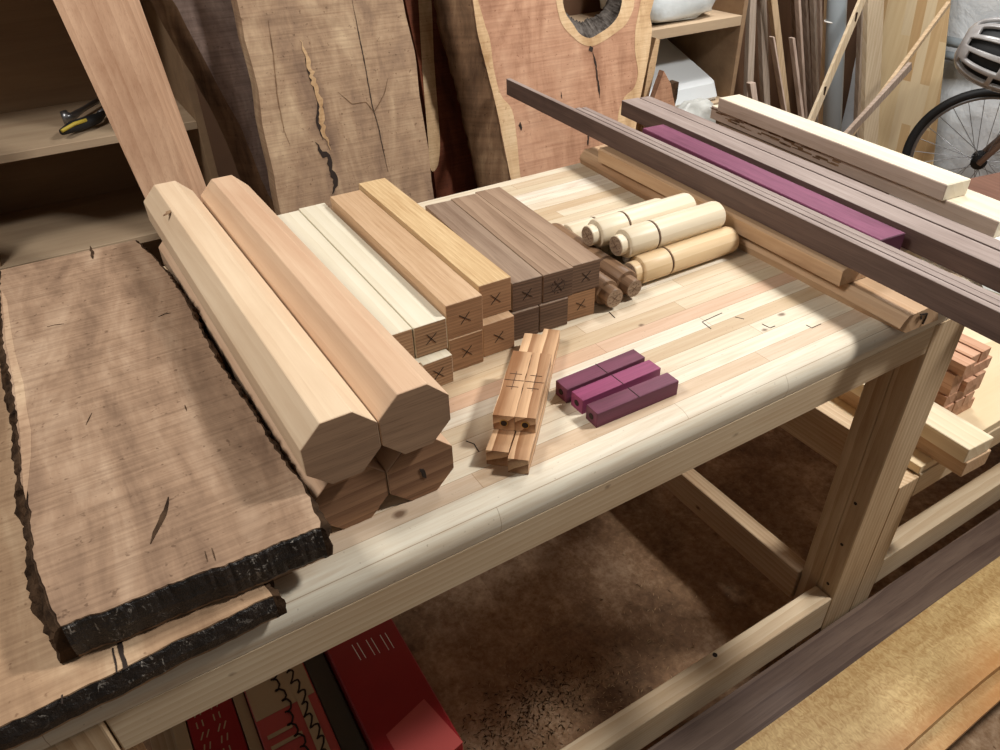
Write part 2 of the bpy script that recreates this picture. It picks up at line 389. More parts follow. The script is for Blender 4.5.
def ribbon(P, n, w, name, mat, parent, label=None, h=.0005, taper=True, jit=.25):
    """one irregular crack or stain: a continuous strip that follows P on a surface with normal n"""
    n = Vector(n).normalized(); Q = []
    P = [Vector(p) for p in P]
    for a, b in zip(P, P[1:]):
        k = max(2, int((b-a).length/.006)); Q += [a.lerp(b, i/k) for i in range(k)]
    Q.append(P[-1]); N = len(Q); bm = bmesh.new(); rows = []
    for i, p in enumerate(Q):
        d = (Q[min(i+1, N-1)]-Q[max(i-1, 0)]).normalized(); s = d.cross(n).normalized()
        t = i/(N-1); ww = w*(max(.12, min(1, 5*t, 5*(1-t))) if taper else 1)
        l, r_ = ww/2*(1+R_.uniform(-jit, jit)*1.6), ww/2*(1+R_.uniform(-jit, jit)*1.6)
        p = p+s*R_.uniform(-jit, jit)*w*.4
        rows.append([bm.verts.new(p-s*l-n*.0002), bm.verts.new(p-s*l+n*h), bm.verts.new(p+s*r_+n*h), bm.verts.new(p+s*r_-n*.0002)])
    for A, B in zip(rows, rows[1:]):
        for k in range(4): bm.faces.new((A[k], B[k], B[(k+1) % 4], A[(k+1) % 4]))
    bm.faces.new(rows[0]); bm.faces.new(rows[-1][::-1])
    return tag(link(name, bm, mat, parent), label)
def xmark(c, n, size, parent, mat='ink', dots=0, w=.0007):
    bm = bmesh.new(); n = Vector(n).normalized(); u = n.cross(Vector((0, 0, 1))).normalized(); v = Vector((0, 0, 1)); c = Vector(c); j = R_.uniform(-.2, .2)
    for t in (PI/4+j, -PI/4+j*.5):
        e = (u*math.cos(t)+v*math.sin(t))*size/2; stroke(bm, c-e, c+e, n, w)
    for k in range(dots):
        t = 2*PI*k/dots
        for rr in (.95,):
            p = c+(u*math.cos(t)+v*math.sin(t))*size*.5*rr*1.1; stroke(bm, p-v*.0006, p+v*.0006, n, .0011)
    return link('pencil_mark', bm, mat, parent)

# ================================================================= SETTING
def struct(name, bm, mat): return tag(link(name, bm, mat), kind='structure')
struct('floor', box(-1.6, 3.6, -.9, 2.5, -.06, 0, 0), 'floor')
struct('wall_back', box(-1.6, 3.6, 2.40, 2.5, 0, 2.5, 0), 'wall')
# wall hung with crinkled white sheeting on the right
bm = bmesh.new(); nx, nz = 60, 50; g = []
rr = random.Random(3)
for i in range(nx+1):
    row = []
    for k in range(nz+1):
        y = -.9+3.3*i/nx; z = 2.5*k/nz
        row.append(bm.verts.new((3.5+.02*math.sin(y*9+2*math.sin(z*2.3))+.012*math.sin(z*7+y*5)+rr.uniform(-.002, .002), y, z)))
    g.append(row)
for i in range(nx):
    for k in range(nz): bm.faces.new((g[i][k], g[i+1][k], g[i+1][k+1], g[i][k+1]))
struct('wall_right', bm, 'sheet')

# ================================================================= WORKBENCH
X0, X1 = -.209, 1.085
YF, YB = .45, 1.195
wb = empty('workbench', (.44, .8, 0), 'large pine workbench with laminated stave top covered in turning blanks', 'workbench')
prof = [(YB, T), (.475, T)]+[(.475-.025*math.sin(a), T-.025+.025*math.cos(a)) for a in (PI/2*k/16 for k in range(1, 17))]+[(.452, T-.036), (YB, T-.036)]
bm = bmesh.new(); link('tabletop', prism([(X0-.02, y, z) for y, z in prof], (X1+.012-X0+.02, 0, 0), bm=bm), 'top', wb, True)
tt = bpy.data.objects['tabletop']; md = tt.modifiers.new('edges', 'EDGE_SPLIT'); md.split_angle = math.radians(25)
AP = T-.0865
link('apron', box(X0+.089, X1-.0925, .452, .49, AP, T-.036, .0015), 'pine_x', wb)
link('apron', box(X0+.089, X1-.0925, 1.12, 1.158, AP, T-.036, .0015), 'pine_x', wb)
link('apron', box(X1-.06, X1-.022, .53, 1.12, AP, T-.036, .0015), 'pine_y', wb)
link('apron', box(X0+.022, X0+.06, .53, 1.12, AP, T-.036, .0015), 'pine_y', wb)
for lx in (X0, X1-.0925):
    for ly in (.451, 1.085):
        bm = box(lx, lx+.0875, ly, ly+.037, 0, T-.036, .002); box(lx, lx+.0875, ly+.0375, ly+.0745, 0, T-.036, .002, bm)
        l = link('leg', bm, 'pine_z', wb)
        if lx > 0 and ly < .5:
            for p in ((855.5, 503.5), (841.9, 544.5), (828, 583.5)):
                c = at(p, 0, lx); link('screw_hole', lathe((lx-.0006, c.y, c.z), (1, 0, 0), [(0, .0032), (.0012, .0032)], 12), 'ink', l)
bm = box(X0+.089, X1-.0945, .451, .489, T-.745, T-.655, .0015); fs = link('stretcher', bm, 'pine_x', wb)
c = atz((715, 655), -.655); link('screw_hole', lathe((c.x, c.y, c.z-.0006), (0, 0, 1), [(0, .0045), (.0012, .0045)], 12), 'ink', fs)
link('stretcher', box(.985, 1.022, .527, 1.084, T-.735, T-.655, .0015), 'pine_y', wb)
link('stretcher', box(X0+.02, X0+.058, .527, 1.084, T-.735, T-.655, .0015), 'pine_y', wb)
link('stretcher', box(X0+.089, X1-.0945, 1.105, 1.14, T-.745, T-.655, .0015), 'pine_x', wb)
# cut marks and short seams drawn in the top
for P_ in (((466, 441), (474, 444), (479, 452)), ((722, 313), (702, 322), (711, 329)), ((735, 317), (744, 319)), ((762, 324), (770, 328), (775, 326)), ((806, 325), (812, 328), (821, 324)), ((609, 312), (615, 318))):
    ribbon([atz(p, 0) for p in P_], (0, 0, 1), .0013, 'pencil_mark', 'ink', wb, None, .0003, False, .1)

# ================================================================= LIVE EDGE PLANKS (left of bench)
def edge_plank(name, left, right, z0, z1, mat, label, flare, end_label):
    """left/right: lists of (x,y) near -> far; bark runs down both sides and bulges out at the bottom"""
    def dens(L):
        out = []
        for (a, b) in zip(L, L[1:]):
            n = max(2, int(math.dist(a, b)/.006))
            out += [(a[0]+(b[0]-a[0])*k/n, a[1]+(b[1]-a[1])*k/n) for k in range(n)]
        return out+[L[-1]]
    Lp, Rp = dens(left), dens(right)
    jl = [(x+R_.uniform(-.0012, .0012), y) for x, y in Lp]; jr = [(x+R_.uniform(-.0012, .0012), y) for x, y in Rp]
    # front end slightly wavy
    a, b = jr[0], jl[0]; n = 60
    fr = [(a[0]+(b[0]-a[0])*k/n, a[1]+(b[1]-a[1])*k/n+R_.uniform(-.0006, .0006)+.0009*math.sin(k*.23)+.0006*math.sin(k*.71)) for k in range(1, n)]
    pts = jl[::-1]+fr[::-1]+jr          # far-left .. near-left .. near-right .. far-right
    body = link(name, prism([(x, y, z1) for x, y in pts], (0, 0, z0-z1)), mat)
    for P, s, fl in ((jl, -1, flare[0]), (jr, 1, flare[1])):
        bm = bmesh.new(); rows = []
        for i, (x, y) in enumerate(P):
            w = .5+.5*math.sin(i*.7)*.5
            tq = z1-z0; U = R_.uniform
            offs = [(-s*.001, z1-.0008), (s*(.0015+U(0, .001)), z1-.001)]+[(s*(.003+fl*q+U(-.0018, .0022)+.002*math.sin(i*.35+q*5)), z1-tq*q+U(-.001, .001)) for q in (.12, .25, .4, .55, .7, .85)]+[(s*(fl*.85+.002), z0+.001), (-s*.002, z0+.0005)]
            rows.append([bm.verts.new((x+dx, y, zz)) for dx, zz in offs])
        for r1, r2 in zip(rows, rows[1:]):
            for k in range(len(r1)-1): bm.faces.new((r1[k], r2[k], r2[k+1], r1[k+1]))
        bm.faces.new(rows[0]); bm.faces.new(rows[-1][::-1])
        tag(link('bark_edge', bm, 'bark', body), 'rough dark bark edge')
    # sealed front end
    F = [jl[0]]+fr[::-1]+[jr[0]]; bm = bmesh.new(); rows = []
    for x, y in F:
        rows.append([bm.verts.new((x, y+dy+R_.uniform(-.0006, .0004), zz)) for dy, zz in ((.0008, z1-.0004), (-.0012, z1-.0035), (-.004, (z0+z1)/2), (-.003, z0+.006), (.001, z0+.0005))])
    for r1, r2 in zip(rows, rows[1:]):
        for k in range(4): bm.faces.new((r1[k], r2[k], r2[k+1], r1[k+1]))
    tag(link('sealed_end', bm, 'seal', body), end_label)
    return body
w2 = lambda p, z: tuple(atz(p, z)[:2])
lowz = T+.03
low_left = [(-.42, .428), (-.44, .7), (-.43, 1.13)]
low_right = [(.030, .443), (.027, .5), (.05, .8), (.04, 1.13)]
edge_plank('live_edge_plank', low_left, low_right, T+.0005, lowz, 'slab_walnut2', 'x', (.01, .006), 'black sealed end')
o = bpy.data.objects['live_edge_plank']; tag(o, 'lower wide walnut plank under the other plank, cracked at its front end', 'plank', 'bark edged planks lying on the workbench')
for P_, w in ((((119.5, 640), (122, 655), (126, 669)), .0032), (((113, 648), (115, 660), (117, 673)), .0012), (((62, 695), (62.5, 704)), .001)):
    ribbon([atz(p, .03) for p in P_], (0, 0, 1), w, 'crack', 'ink', o, taper=False)
ul = [w2(p, .07) for p in ((61, 626), (48, 598), (37, 573), (32, 535), (29, 495), (22, 485), (18.7, 434), (12, 383), (3.4, 345.6), (3, 330), (0, 290), (1, 270))]
ur = [w2(p, .07) for p in ((321, 527), (312, 503), (301, 483), (277, 452), (252, 412), (215, 357), (185, 300), (165, 270), (148, 252), (134, 240))]
u = None
names0 = set(bpy.data.objects.keys())
edge_plank('live_edge_plank', ul, ur, T+.031, T+.07, 'slab_walnut', 'x', (.013, .004), 'black sealed end')
u = [x for x in bpy.data.objects if x.name not in names0 and x.parent is None][0]
tag(u, 'upper walnut plank with bark edges and knot crack, topmost at left of bench', 'plank', 'bark edged planks lying on the workbench')
for P_, w in ((((169, 497), (166, 510), (158, 526), (151, 544)), .0042), (((90, 246), (92, 252), (93, 259)), .0045), (((158, 317), (165, 314), (171, 313)), .0012), (((212, 548), (216, 561)), .0010), (((205, 551), (208, 562)), .0007), (((47, 327), (55, 325), (64, 324)), .0014), (((92, 413), (86, 425)), .0010), (((185, 405), (187, 411)), .0016)):
    ribbon([atz(p, .07) for p in P_], (0, 0, 1), w, 'crack', 'bark', u)
sw = [(1.5, 290), (7, 300), (11, 330), (15, 352), (24, 385), (27, 410), (31, 430), (31, 455), (28, 485), (26, 500), (24, 492), (23, 485), (20, 434), (14, 383), (6, 345), (4.5, 328)]
bm = prism([atz(p, .0703) for p in sw], (0, 0, -.0002)); tag(link('sapwood', bm, M.setdefault('sap_y', rough_slab('pale sapwood of plank', '#ccb293', '#b3957a', '#8a6e56')), u), 'pale sapwood along the left edge')
# ================================================================= OCTAGONAL BLANKS
W8 = .0715
def octa(xc, y0, zc, y1, mat, endmat, label, xfar=None):
    s = W8/2; c = s*math.tan(PI/8); xfar = xc if xfar is None else xfar
    P = [(s, -c), (s, c), (c, s), (-c, s), (-s, c), (-s, -c), (-c, -s), (c, -s)]
    bm = bmesh.new(); a = [bm.verts.new((xc+x, y0, zc+z)) for x, z in P]; b = [bm.verts.new((xfar+x, y1, zc+z)) for x, z in P]
    for i in range(8): bm.faces.new((a[i], a[(i+1) % 8], b[(i+1) % 8], b[i]))
    bm.faces.new(a); bm.faces.new(b[::-1])
    bmesh.ops.bevel(bm, geom=list(bm.edges), offset=.0007, segments=1, affect='EDGES')
    o = link('octagonal_blank', bm, mat, origin=(xc, y0, zc-s), rz=ang((xc, y0), (xfar, y1)))
    tag(o, label, 'wood blank', 'octagonal blanks stacked on the bench')
    bm = bmesh.new(); a = [bm.verts.new((xc+x*.985, y0-.0006, zc+z*.985)) for x, z in P]; b = [bm.verts.new((xc+x*.985, y0+.0003, zc+z*.985)) for x, z in P]
    for i in range(8): bm.faces.new((a[i], a[(i+1) % 8], b[(i+1) % 8], b[i]))
    bm.faces.new(a); bm.faces.new(b[::-1])
    e = tag(link('end_grain', bm, endmat, o), 'darker end grain face')
    return o
M['end_maple'] = wood('maple end grain', '#a98563', '#83644a', 0, 12, .2, 50, .75, .3, dist=4)
M['end_heart'] = wood('brown heart end grain', '#a97d56', '#70492e', 0, 9, .4, 45, .75, .3, dist=5)
Z1 = T+W8/2; Z2 = T+W8*1.5+.0004
octa(.131, .509, Z1, 1.155, 'maple_pink', 'end_heart', 'lower left octagonal blank, mostly hidden behind the upper plank', .113)
o = octa(.2035, .508, Z1, 1.13, 'maple_pink', 'end_heart', 'lower right octagonal blank with small black crack in its end', .190)
ribbon([at((420, 469), 1, .507), at((423, 472), 1, .507), at((426, 478), 1, .507)], (0, -1, 0), .004, 'crack', 'ink', o)
o = octa(.127, .498, Z2, 1.16, 'maple', 'end_maple', 'upper left octagonal maple blank with knot near its far end', .113)
ribbon([atz((163, 216), .1428), atz((167, 213.5), .1428), (atz((170, 210.5), .1428))], (0, 0, 1), .006, 'knot', 'bark_tan', o)
octa(.200, .499, Z2, 1.135, 'maple_pink', 'end_maple', 'upper right octagonal maple blank beside the cream square blanks', .190)

# ================================================================= SQUARE BLANKS
def blank(x0, y0, w, z0, z1, xf, yf, mat, label, group, mark=1, endmat=None, name='square_blank'):
    n0, n1 = (x0, y0), (xf, yf)
    o = link(name, bar(n0, n1, w, z0, z1, .0006), mat, origin=(x0+w/2, y0, z0), rz=ang(n0, n1))
    tag(o, label, 'wood blank', group)
    a = ang(n0, n1); n = Vector((math.sin(a), -math.cos(a), 0)); u = Vector((math.cos(a), math.sin(a), 0))
    if endmat:
        c0 = Vector((x0, y0, z0)); bm = bmesh.new()
        q = [c0+u*.0008, c0+u*(w-.0008)]
        hexa(bm, [q[0]+n*.0006+Vector((0, 0, .0008)), q[1]+n*.0006+Vector((0, 0, .0008)), q[1]-n*.0003+Vector((0, 0, .0008)), q[0]-n*.0003+Vector((0, 0, .0008))] +
             [q[0]+n*.0006+Vector((0, 0, z1-z0-.0008)), q[1]+n*.0006+Vector((0, 0, z1-z0-.0008)), q[1]-n*.0003+Vector((0, 0, z1-z0-.0008)), q[0]-n*.0003+Vector((0, 0, z1-z0-.0008))])
        tag(link('end_grain', bm, endmat, o), 'darker end grain face')
    if mark:
        c = Vector((x0, y0, (z0+z1)/2))+u*w/2+n*.0008
        xmark(c, n, .019, o, dots=12 if mark == 2 else 0)
    return o
M['end_ash'] = wood('ash end grain', '#b08c64', '#7a583a', 0, 40, .6, 40, .7, .3, dist=2)
M['end_oak'] = wood('oak end grain', '#aa7f55', '#7d5737', 0, 40, .35, 90, .7, .4)
M['end_walnut'] = wood('walnut end grain', '#7d6049', '#4c372a', 0, 40, .5, 80, .7, .4)
GA, GO, GW = 'cream square blanks with crossed ends', 'tan oak square blanks', 'brown walnut square blanks'
s1, s2, s3 = .0400, .0485, .0425
blank(.283, .665, .040, T, T+s1, .275, 1.09, 'ash', 'lower cream blank poking out beside the octagonal end', GA, 1, 'end_ash')
blank(.244, .672, .0405, T, T+s1, .24, 1.09, 'ash', 'lower cream blank hidden under the far left cream blank', GA, 0, 'end_ash')
blank(.241, .682, .0405, T+s1, T+2*s1+.003, .243, 1.092, 'ash', 'upper left cream blank, half hidden by the octagonal blank', GA, 0, 'end_ash')
blank(.283, .681, .0425, T+s1, T+2*s1+.003, .2855, 1.098, 'ash', 'upper right cream blank, its end crossed in black', GA, 1, 'end_ash')
blank(.3285, .683, .047, T, T+s2, .333, 1.08, 'oak', 'lower left oak blank with crossed end', GO, 1, 'end_oak')
blank(.3795, .690, .047, T, T+s2, .385, 1.10, 'oak', 'lower right oak blank, set slightly forward under straw coloured one', GO, 1, 'end_oak')
blank(.3275, .684, .050, T+s2, T+2*s2, .3335, 1.082, 'oak', 'upper left oak blank, front most of the top row', GO, 1, 'end_oak')
blank(.3845, .704, .0465, T+s2, T+2*s2, .392, 1.108, 'oak_light', 'upper right straw coloured oak blank, longest and tallest', GO, 1, 'end_oak')
blank(.4315, .702, .040, T, T+s3, .45, .995, 'walnut', 'lower left walnut blank with dark end beside oak', GW, 0, 'end_walnut')
blank(.473, .700, .0445, T, T+s3, .492, .995, 'walnut', 'lower middle walnut blank with darkest end', GW, 0, 'end_walnut')
blank(.519, .703, .046, T, T+s3, .54, .995, 'walnut_warm', 'lower right walnut blank with crossed pale end', GW, 1, 'end_oak')
blank(.4335, .7055, .0445, T+s3, T+2*s3, .4535, .992, 'walnut', 'upper left walnut blank, dark and plain topped', GW, 1, 'end_walnut')
blank(.479, .702, .046, T+s3, T+2*s3, .4992, .993, 'walnut_warm', 'upper middle walnut blank with ring of dots on its end', GW, 2, 'end_walnut')
blank(.5255, .702, .0445, T+s3, T+2*s3, .5455, .996, 'walnut_warm', 'upper right walnut blank beside the turned pieces', GW, 1, 'end_walnut')

# ================================================================= TURNED PIECES
M['end_turn'] = wood('turned end grain', '#a98f73', '#7a624b', 0, 20, .4, 60, .7, .2)
def turned(c, d, L, r, mat, label, group, ten=.014, rt_=.0155, groove=.052, rounded=True, dots=10):
    d = Vector(d).normalized(); c = Vector(c)
    pr = [(0, rt_*.94), (.001, rt_), (ten, rt_), (ten+.0005, r*.93), (ten+.003, r)]
    pr += [(ten+groove-.0022, r), (ten+groove-.0012, r-.0015), (ten+groove+.0012, r-.0015), (ten+groove+.0022, r)]
    pr += [(ten+L-.009, r), (ten+L-.004, r*.94), (ten+L-.001, r*.82), (ten+L, r*.7)] if rounded else [(ten+L-.002, r), (ten+L, r*.93)]
    rz = math.atan2(d.y, d.x) if abs(d.x) > abs(d.y) else ang((0, 0), (d.x, d.y))
    o = link('turned_blank', lathe(c, d, pr, 48), mat, smooth=True, origin=(c.x, c.y, c.z-r), rz=rz)
    md = o.modifiers.new('edges', 'EDGE_SPLIT'); md.split_angle = math.radians(35)
    tag(o, label, 'turned blank', group)
    tag(link('burn_line', ring(c+d*(ten+groove), d, r-.0008, .0010, 48, 8), 'pencil', o, True), 'dark groove line')
    tag(link('end_grain', lathe(c-d*.0003, d, [(0, rt_*.93), (.0008, rt_*.93)], 32), 'end_turn', o), 'darker end grain disc')
    bm = bmesh.new(); n = -d; u = n.cross(Vector((0, 0, 1))).normalized(); v = u.cross(n)
    for k in range(dots):
        t = 2*PI*k/dots; p = c+n*.0003+(u*math.cos(t)+v*math.sin(t))*rt_*.62; stroke(bm, p-v*.0006, p+v*.0006, n, .0011)
    for t in (.7, -.8):
        e = (u*math.cos(t)+v*math.sin(t))*rt_*.4; stroke(bm, c+n*.0003-e, c+n*.0003+e, n, .0008)
    link('pencil_mark', bm, 'pencil', o)
    return o
r = .0215; GT = 'turned maple blanks piled beside the walnut'; xd = (1, 0, 0)
turned((.657, .736, T+r), xd, .192, r, 'turned_gold', 'golden turned maple blank, lowest and nearest of the pile', GT)
turned((.690, .785, T+r), xd, .18, r, 'turned', 'turned maple blank hidden at the bottom middle of the pile', GT)
turned((.668, .834, T+r), xd, .185, r, 'turned', 'turned maple blank at the bottom, behind the middle one', GT)
turned((.648, .762, T+r*2.62), xd, .190, r*1.04, 'turned', 'pale turned maple blank on top, nearest of the upper row', GT)
turned((.634, .812, T+r*2.62), xd, .190, r*1.04, 'turned', 'pale turned maple blank on top, second of the upper row', GT)
turned((.636, .884, T+r), xd, .198, r, 'turned', 'pale turned maple blank at the back, farthest of the pile', GT)
r2 = .0200; GTW = 'turned walnut blanks between square walnut and maple'; yd = (.03, 1, 0)
turned((.5925, .690, T+r2), yd, .20, r2, 'turned_walnut', 'left turned walnut blank with dotted end, touching square walnut', GTW, .018, .0145)
turned((.6335, .697, T+r2), yd, .20, r2, 'turned_walnut', 'right turned walnut blank pointing at the viewer beside golden maple', GTW, .018, .0135)

# ================================================================= PURPLEHEART PEN BLANKS
GP = 'purple blanks lying on the bench'
def pen(x0, x1, yn0, yn1, w, mat, label):
    n0, n1 = Vector((x0, yn0)), Vector((x1, yn1)); d = (n1-n0).normalized(); l = Vector((-d.y, d.x))
    bm = bmesh.new(); q = [n0, n1, n1+l*w, n0+l*w]
    hexa(bm, [(p.x, p.y, T) for p in q]+[(p.x, p.y, T+.0205) for p in q], .0006)
    o = link('pen_blank', bm, mat, origin=(n0.x, n0.y, T), rz=math.atan2(d.y, d.x)); tag(o, label, 'pen blank', GP)
    bm = bmesh.new(); mid = (n0+n1)/2; stroke(bm, (mid.x, mid.y, T+.0205), (mid.x+l.x*w, mid.y+l.y*w, T+.0205), (0, 0, 1), .0009)
    link('cut_line', bm, 'ink', o)
    c = n0+l*w/2; link('drilled_hole', lathe((c.x-d.x*.0006, c.y-d.y*.0006, T+.0105), (d.x, d.y, 0), [(0, .0038), (.0012, .0038)], 20), 'ink', o)
    return o
pen(.4135, .5335, .5535, .5555, .0225, 'purple_x', 'darkest purple blank, farthest of the three from the bench edge')
pen(.4165, .5345, .5265, .5275, .0220, 'purple_pink', 'brightest purple blank in the middle of the three')
pen(.4155, .5345, .4980, .4960, .0210, 'purple_x', 'plain purple blank nearest the front edge of the bench')

# ================================================================= OLIVEWOOD BLANKS
GOl = 'two tone olivewood blanks stacked in pairs'
def olive(n0, n1, w, z0, label, hole=False, lines=False):
    n0, n1 = Vector(n0), Vector(n1); d = (n1-n0).normalized(); l = Vector((d.y, -d.x))
    bm = bmesh.new(); q = [n0, n0+l*w, n1+l*w, n1]; rows = []
    ns = 10
    for k in range(ns+1):
        t = k/ns; jit = [R_.uniform(-.0006, .0006) for _ in range(4)]
        a = n0+(n1-n0)*t; b = a+l*w; e = .0015*math.sin(t*5) if not hole else 0
        rows.append([bm.verts.new((a.x+e, a.y, z0+.0002)), bm.verts.new((b.x+e, b.y, z0+.0002)), bm.verts.new((b.x+jit[0]+e, b.y, z0+.0202)), bm.verts.new((a.x+jit[1]+e, a.y, z0+.0202))])
    for A, B in zip(rows, rows[1:]):
        for k in range(4): bm.faces.new((A[k], B[k], B[(k+1) % 4], A[(k+1) % 4]))
    bm.faces.new(rows[0]); bm.faces.new(rows[-1][::-1])
    o = link('olive_blank', bm, 'olive', origin=(n0.x, n0.y, z0), rz=math.atan2(d.y, d.x)); tag(o, label, 'pen blank', GOl)
    c = n0+l*w/2
    if hole:
        c3 = Vector((c.x, c.y, z0+.0102)); d3 = Vector((d.x, d.y, 0))
        link('brass_tube', lathe(c3-d3*.0008, d3, [(0, .0046), (.0012, .0046)], 24), 'brass', o)
        link('drilled_hole', lathe(c3-d3*.0012, d3, [(0, .0036), (.001, .0036)], 24), 'ink', o)
    if lines:
        bm = bmesh.new(); a = n0+(n1-n0)*.52
        for t, s0, s1 in ((.42, .2, .8), (.52, .02, .98), (.62, .2, .8)):
            a = n0+(n1-n0)*t; stroke(bm, Vector((*(a+l*w*s0), z0+.0204)), Vector((*(a+l*w*s1), z0+.0204)), (0, 0, 1), .0005)
        a = n0+(n1-n0)*.38+l*w*.5; b = n0+(n1-n0)*.66+l*w*.5; stroke(bm, Vector((*a, z0+.0204)), Vector((*b, z0+.0204)), (0, 0, 1), .0005)
        link('pencil_mark', bm, 'pencil', o)
    return o
olive((.281, .514), (.441, .684), .0236, T, 'lower left olivewood blank with striped grain')
olive((.2935, .4905), (.467, .679), .0215, T, 'lower right olivewood blank, longest, sticking out towards bench edge')
olive((.3050, .5390), (.3885, .6315), .0236, T+.0206, 'upper left olivewood blank with drilled brass lined end', True, True)
olive((.3230, .5232), (.4062, .6147), .0224, T+.0206, 'upper right olivewood blank with drilled end and orange far tip', True, True)

# ================================================================= BOARDS AND STRIPS ON THE RIGHT END
def board(name, n0, n1, w, z0, z1, mat, label, group=None, bev=.0012):
    o = link(name, bar(n0, n1, w, z0, z1, bev), mat, origin=(n0[0], n0[1], z0), rz=ang(n0, n1)); return tag(o, label, 'board', group)
# lower riser: moulded front corner
n0, n1 = Vector((.862, .434)), Vector((.897, 1.192)); d = (n1-n0).normalized(); rr_ = Vector((d.y, -d.x))
pf = [(.004, 0), (0, .012), (.004, .019), (.012, .0275), (.07, .0295), (.07, 0)]
bm = bmesh.new(); rows = []
for k in range(13):
    t = k/12; a = n0+(n1-n0)*t; cut = .012*max(0, (.12-t)/.12); wob = .004*math.sin(t*7)
    rows.append([bm.verts.new((*(a+rr_*(x+(cut if z < .001 else 0)+(wob if x < .02 else 0))), T+z)) for x, z in pf])
for A, B in zip(rows, rows[1:]):
    for k in range(6): bm.faces.new((A[k], A[(k+1) % 6], B[(k+1) % 6], B[k]))
bm.faces.new(rows[0]); bm.faces.new(rows[-1][::-1])
r1 = link('riser_board', bm, 'alder', origin=(n0.x, n0.y, T), rz=ang(n0, n1)); tag(r1, 'lowest tan board with rounded corner and black 7 written on its end', 'board', 'tan boards under the dark strips')
bm = bmesh.new()
for a, b in (((920, 314.5), (927, 313.5)), ((927, 313.5), (925.5, 318)), ((925.5, 318), (922.5, 324)), ((921, 319), (921, 316))):
    stroke(bm, at(a, 1, .4310), at(b, 1, .4310), (0, -1, 0), .0022, .001)
tag(link('number_mark', bm, 'ink', r1), 'handwritten black 7')
# upper riser: chamfered
pf = [(0, 0), (-.001, .023), (.003, .026), (.062, .026), (.062, 0)]
n0, n1 = Vector((.861, .533)), Vector((.889, 1.117)); d = (n1-n0).normalized(); rr_ = Vector((d.y, -d.x)); bm = bmesh.new(); rows = []
for k in range(13):
    t = k/12; a = n0+(n1-n0)*t
    rows.append([bm.verts.new((*(a+rr_*x), T+.0296+z)) for x, z in pf])
for A, B in zip(rows, rows[1:]):
    for k in range(5): bm.faces.new((A[k], A[(k+1) % 5], B[(k+1) % 5], B[k]))
bm.faces.new(rows[0]); bm.faces.new(rows[-1][::-1])
tag(link('riser_board', bm, 'alder', origin=(n0.x, n0.y, T+.0296), rz=ang(n0, n1)), 'upper tan board with brown streak directly under the long strip', 'board', 'tan boards under the dark strips')
ZS = T+.0562
board('riser_board', (.947, .525), (.985, 1.12), .078, T, ZS, 'cream_y', 'cream board under the purple board, its near end just showing', 'tan boards under the dark strips')
GS = 'long dark walnut strips laid across the bench end'
def strip(nx, ny, fx, fy, w, h, label):
    return board('walnut_strip', (nx, ny), (fx, fy), w, ZS, ZS+h, 'walnut_strip', label, GS, .0006)
sd = (.937-.853)/(1.538-.315)
xs = lambda y, o: .8545+sd*(y-.315)+o
strip(xs(.16, 0), .16, xs(1.538, 0), 1.538, .0105, .036, 'longest dark walnut strip, nearest, reaching far past the bench')
strip(xs(.16, .0125), .16, xs(1.255, .0125), 1.255, .011, .036, 'thin walnut strip second from the front, shorter than the nearest')
strip(xs(.16, .0245), .16, xs(1.25, .0245), 1.25, .0115, .036, 'thin walnut strip third from the front, beside the purple board')
P0, P1 = (.9195, .528), (.972, 1.09)
board('purpleheart_board', P0, P1, .049, ZS, T+.086, 'purple', 'flat purple board lying between the dark strips')
strip(.961, .30, 1.055, 1.257, .042, .031, 'thick walnut strip just behind the purple board')
strip(1.0055, .27, 1.0985, 1.25, .026, .031, 'thick walnut strip behind the others, beside the cream timbers')
board('support_board', (1.046, .62), (1.100, 1.10), .125, T+.0003, T+.0572, 'walnut_warm', 'shaded grey brown board beneath the cream timbers')
GM = 'stacked cream timbers on the bench end'
board('cream_timber', (1.108, .474), (1.185, 1.123), .068, T+.060, T+.0857, 'cream_y', 'lower cream timber with rough brown patch on its side', GM)
o = bpy.data.objects['cream_timber']
n = Vector((.649, -.077, 0)).normalized(); bm = bmesh.new()
rs = random.Random(5)
for k in range(60):
    t = .45+.5*rs.random(); p = Vector((1.108, .474, T+.076))+Vector((.077, .649, 0))*t-Vector((n.x, n.y, 0))*.0002+Vector((0, 0, rs.uniform(-.008, .007)))
    q = p+Vector((.077, .649, 0)).normalized()*rs.uniform(.01, .035); stroke(bm, p, q, -n, rs.uniform(.001, .003))
tag(link('rough_patch', bm, 'bark_tan', o), 'rough brown sawn patch')
board('cream_timber', (1.109, .562), (1.168, 1.09), .052, T+.0858, T+.1115, 'cream_y', 'upper cream timber with bright planed top, topmost of the stack', GM)
board('plastic_strip', (1.098, .40), (1.121, .66), .06, T+.0575, T+.0598, 'white', 'thin white strip poking out under the lower cream timber')

M['timber_top'] = wood('planed cream top', '#ded3bc', '#cbbb9c', 1, 9, .3, 30, .55, .06)
M['timber_side'] = wood('shaded pinkish side', '#c9b5a5', '#a8917f', 1, 9, .2, 30, .7, .15)  # greyer than the top: shade on the left faces put into the colour
M['strip_side'] = wood('dark strip side', '#755d52', '#54413a', 1, 10, .2, 60, .65, .2)  # sides keep dark walnut; the paler tops have sheen put into their colour
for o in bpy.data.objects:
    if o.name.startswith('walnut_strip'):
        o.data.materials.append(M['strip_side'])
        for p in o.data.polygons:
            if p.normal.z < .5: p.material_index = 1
    if o.name.startswith('purpleheart_board'):
        o.data.materials.append(plain('dark purple end', '#4a1f33', .6))
        for p in o.data.polygons:
            if p.normal.y < -.7: p.material_index = 1
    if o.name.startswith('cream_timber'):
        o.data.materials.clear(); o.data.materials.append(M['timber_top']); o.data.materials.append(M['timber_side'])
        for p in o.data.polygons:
            if p.normal.x < -.7: p.material_index = 1
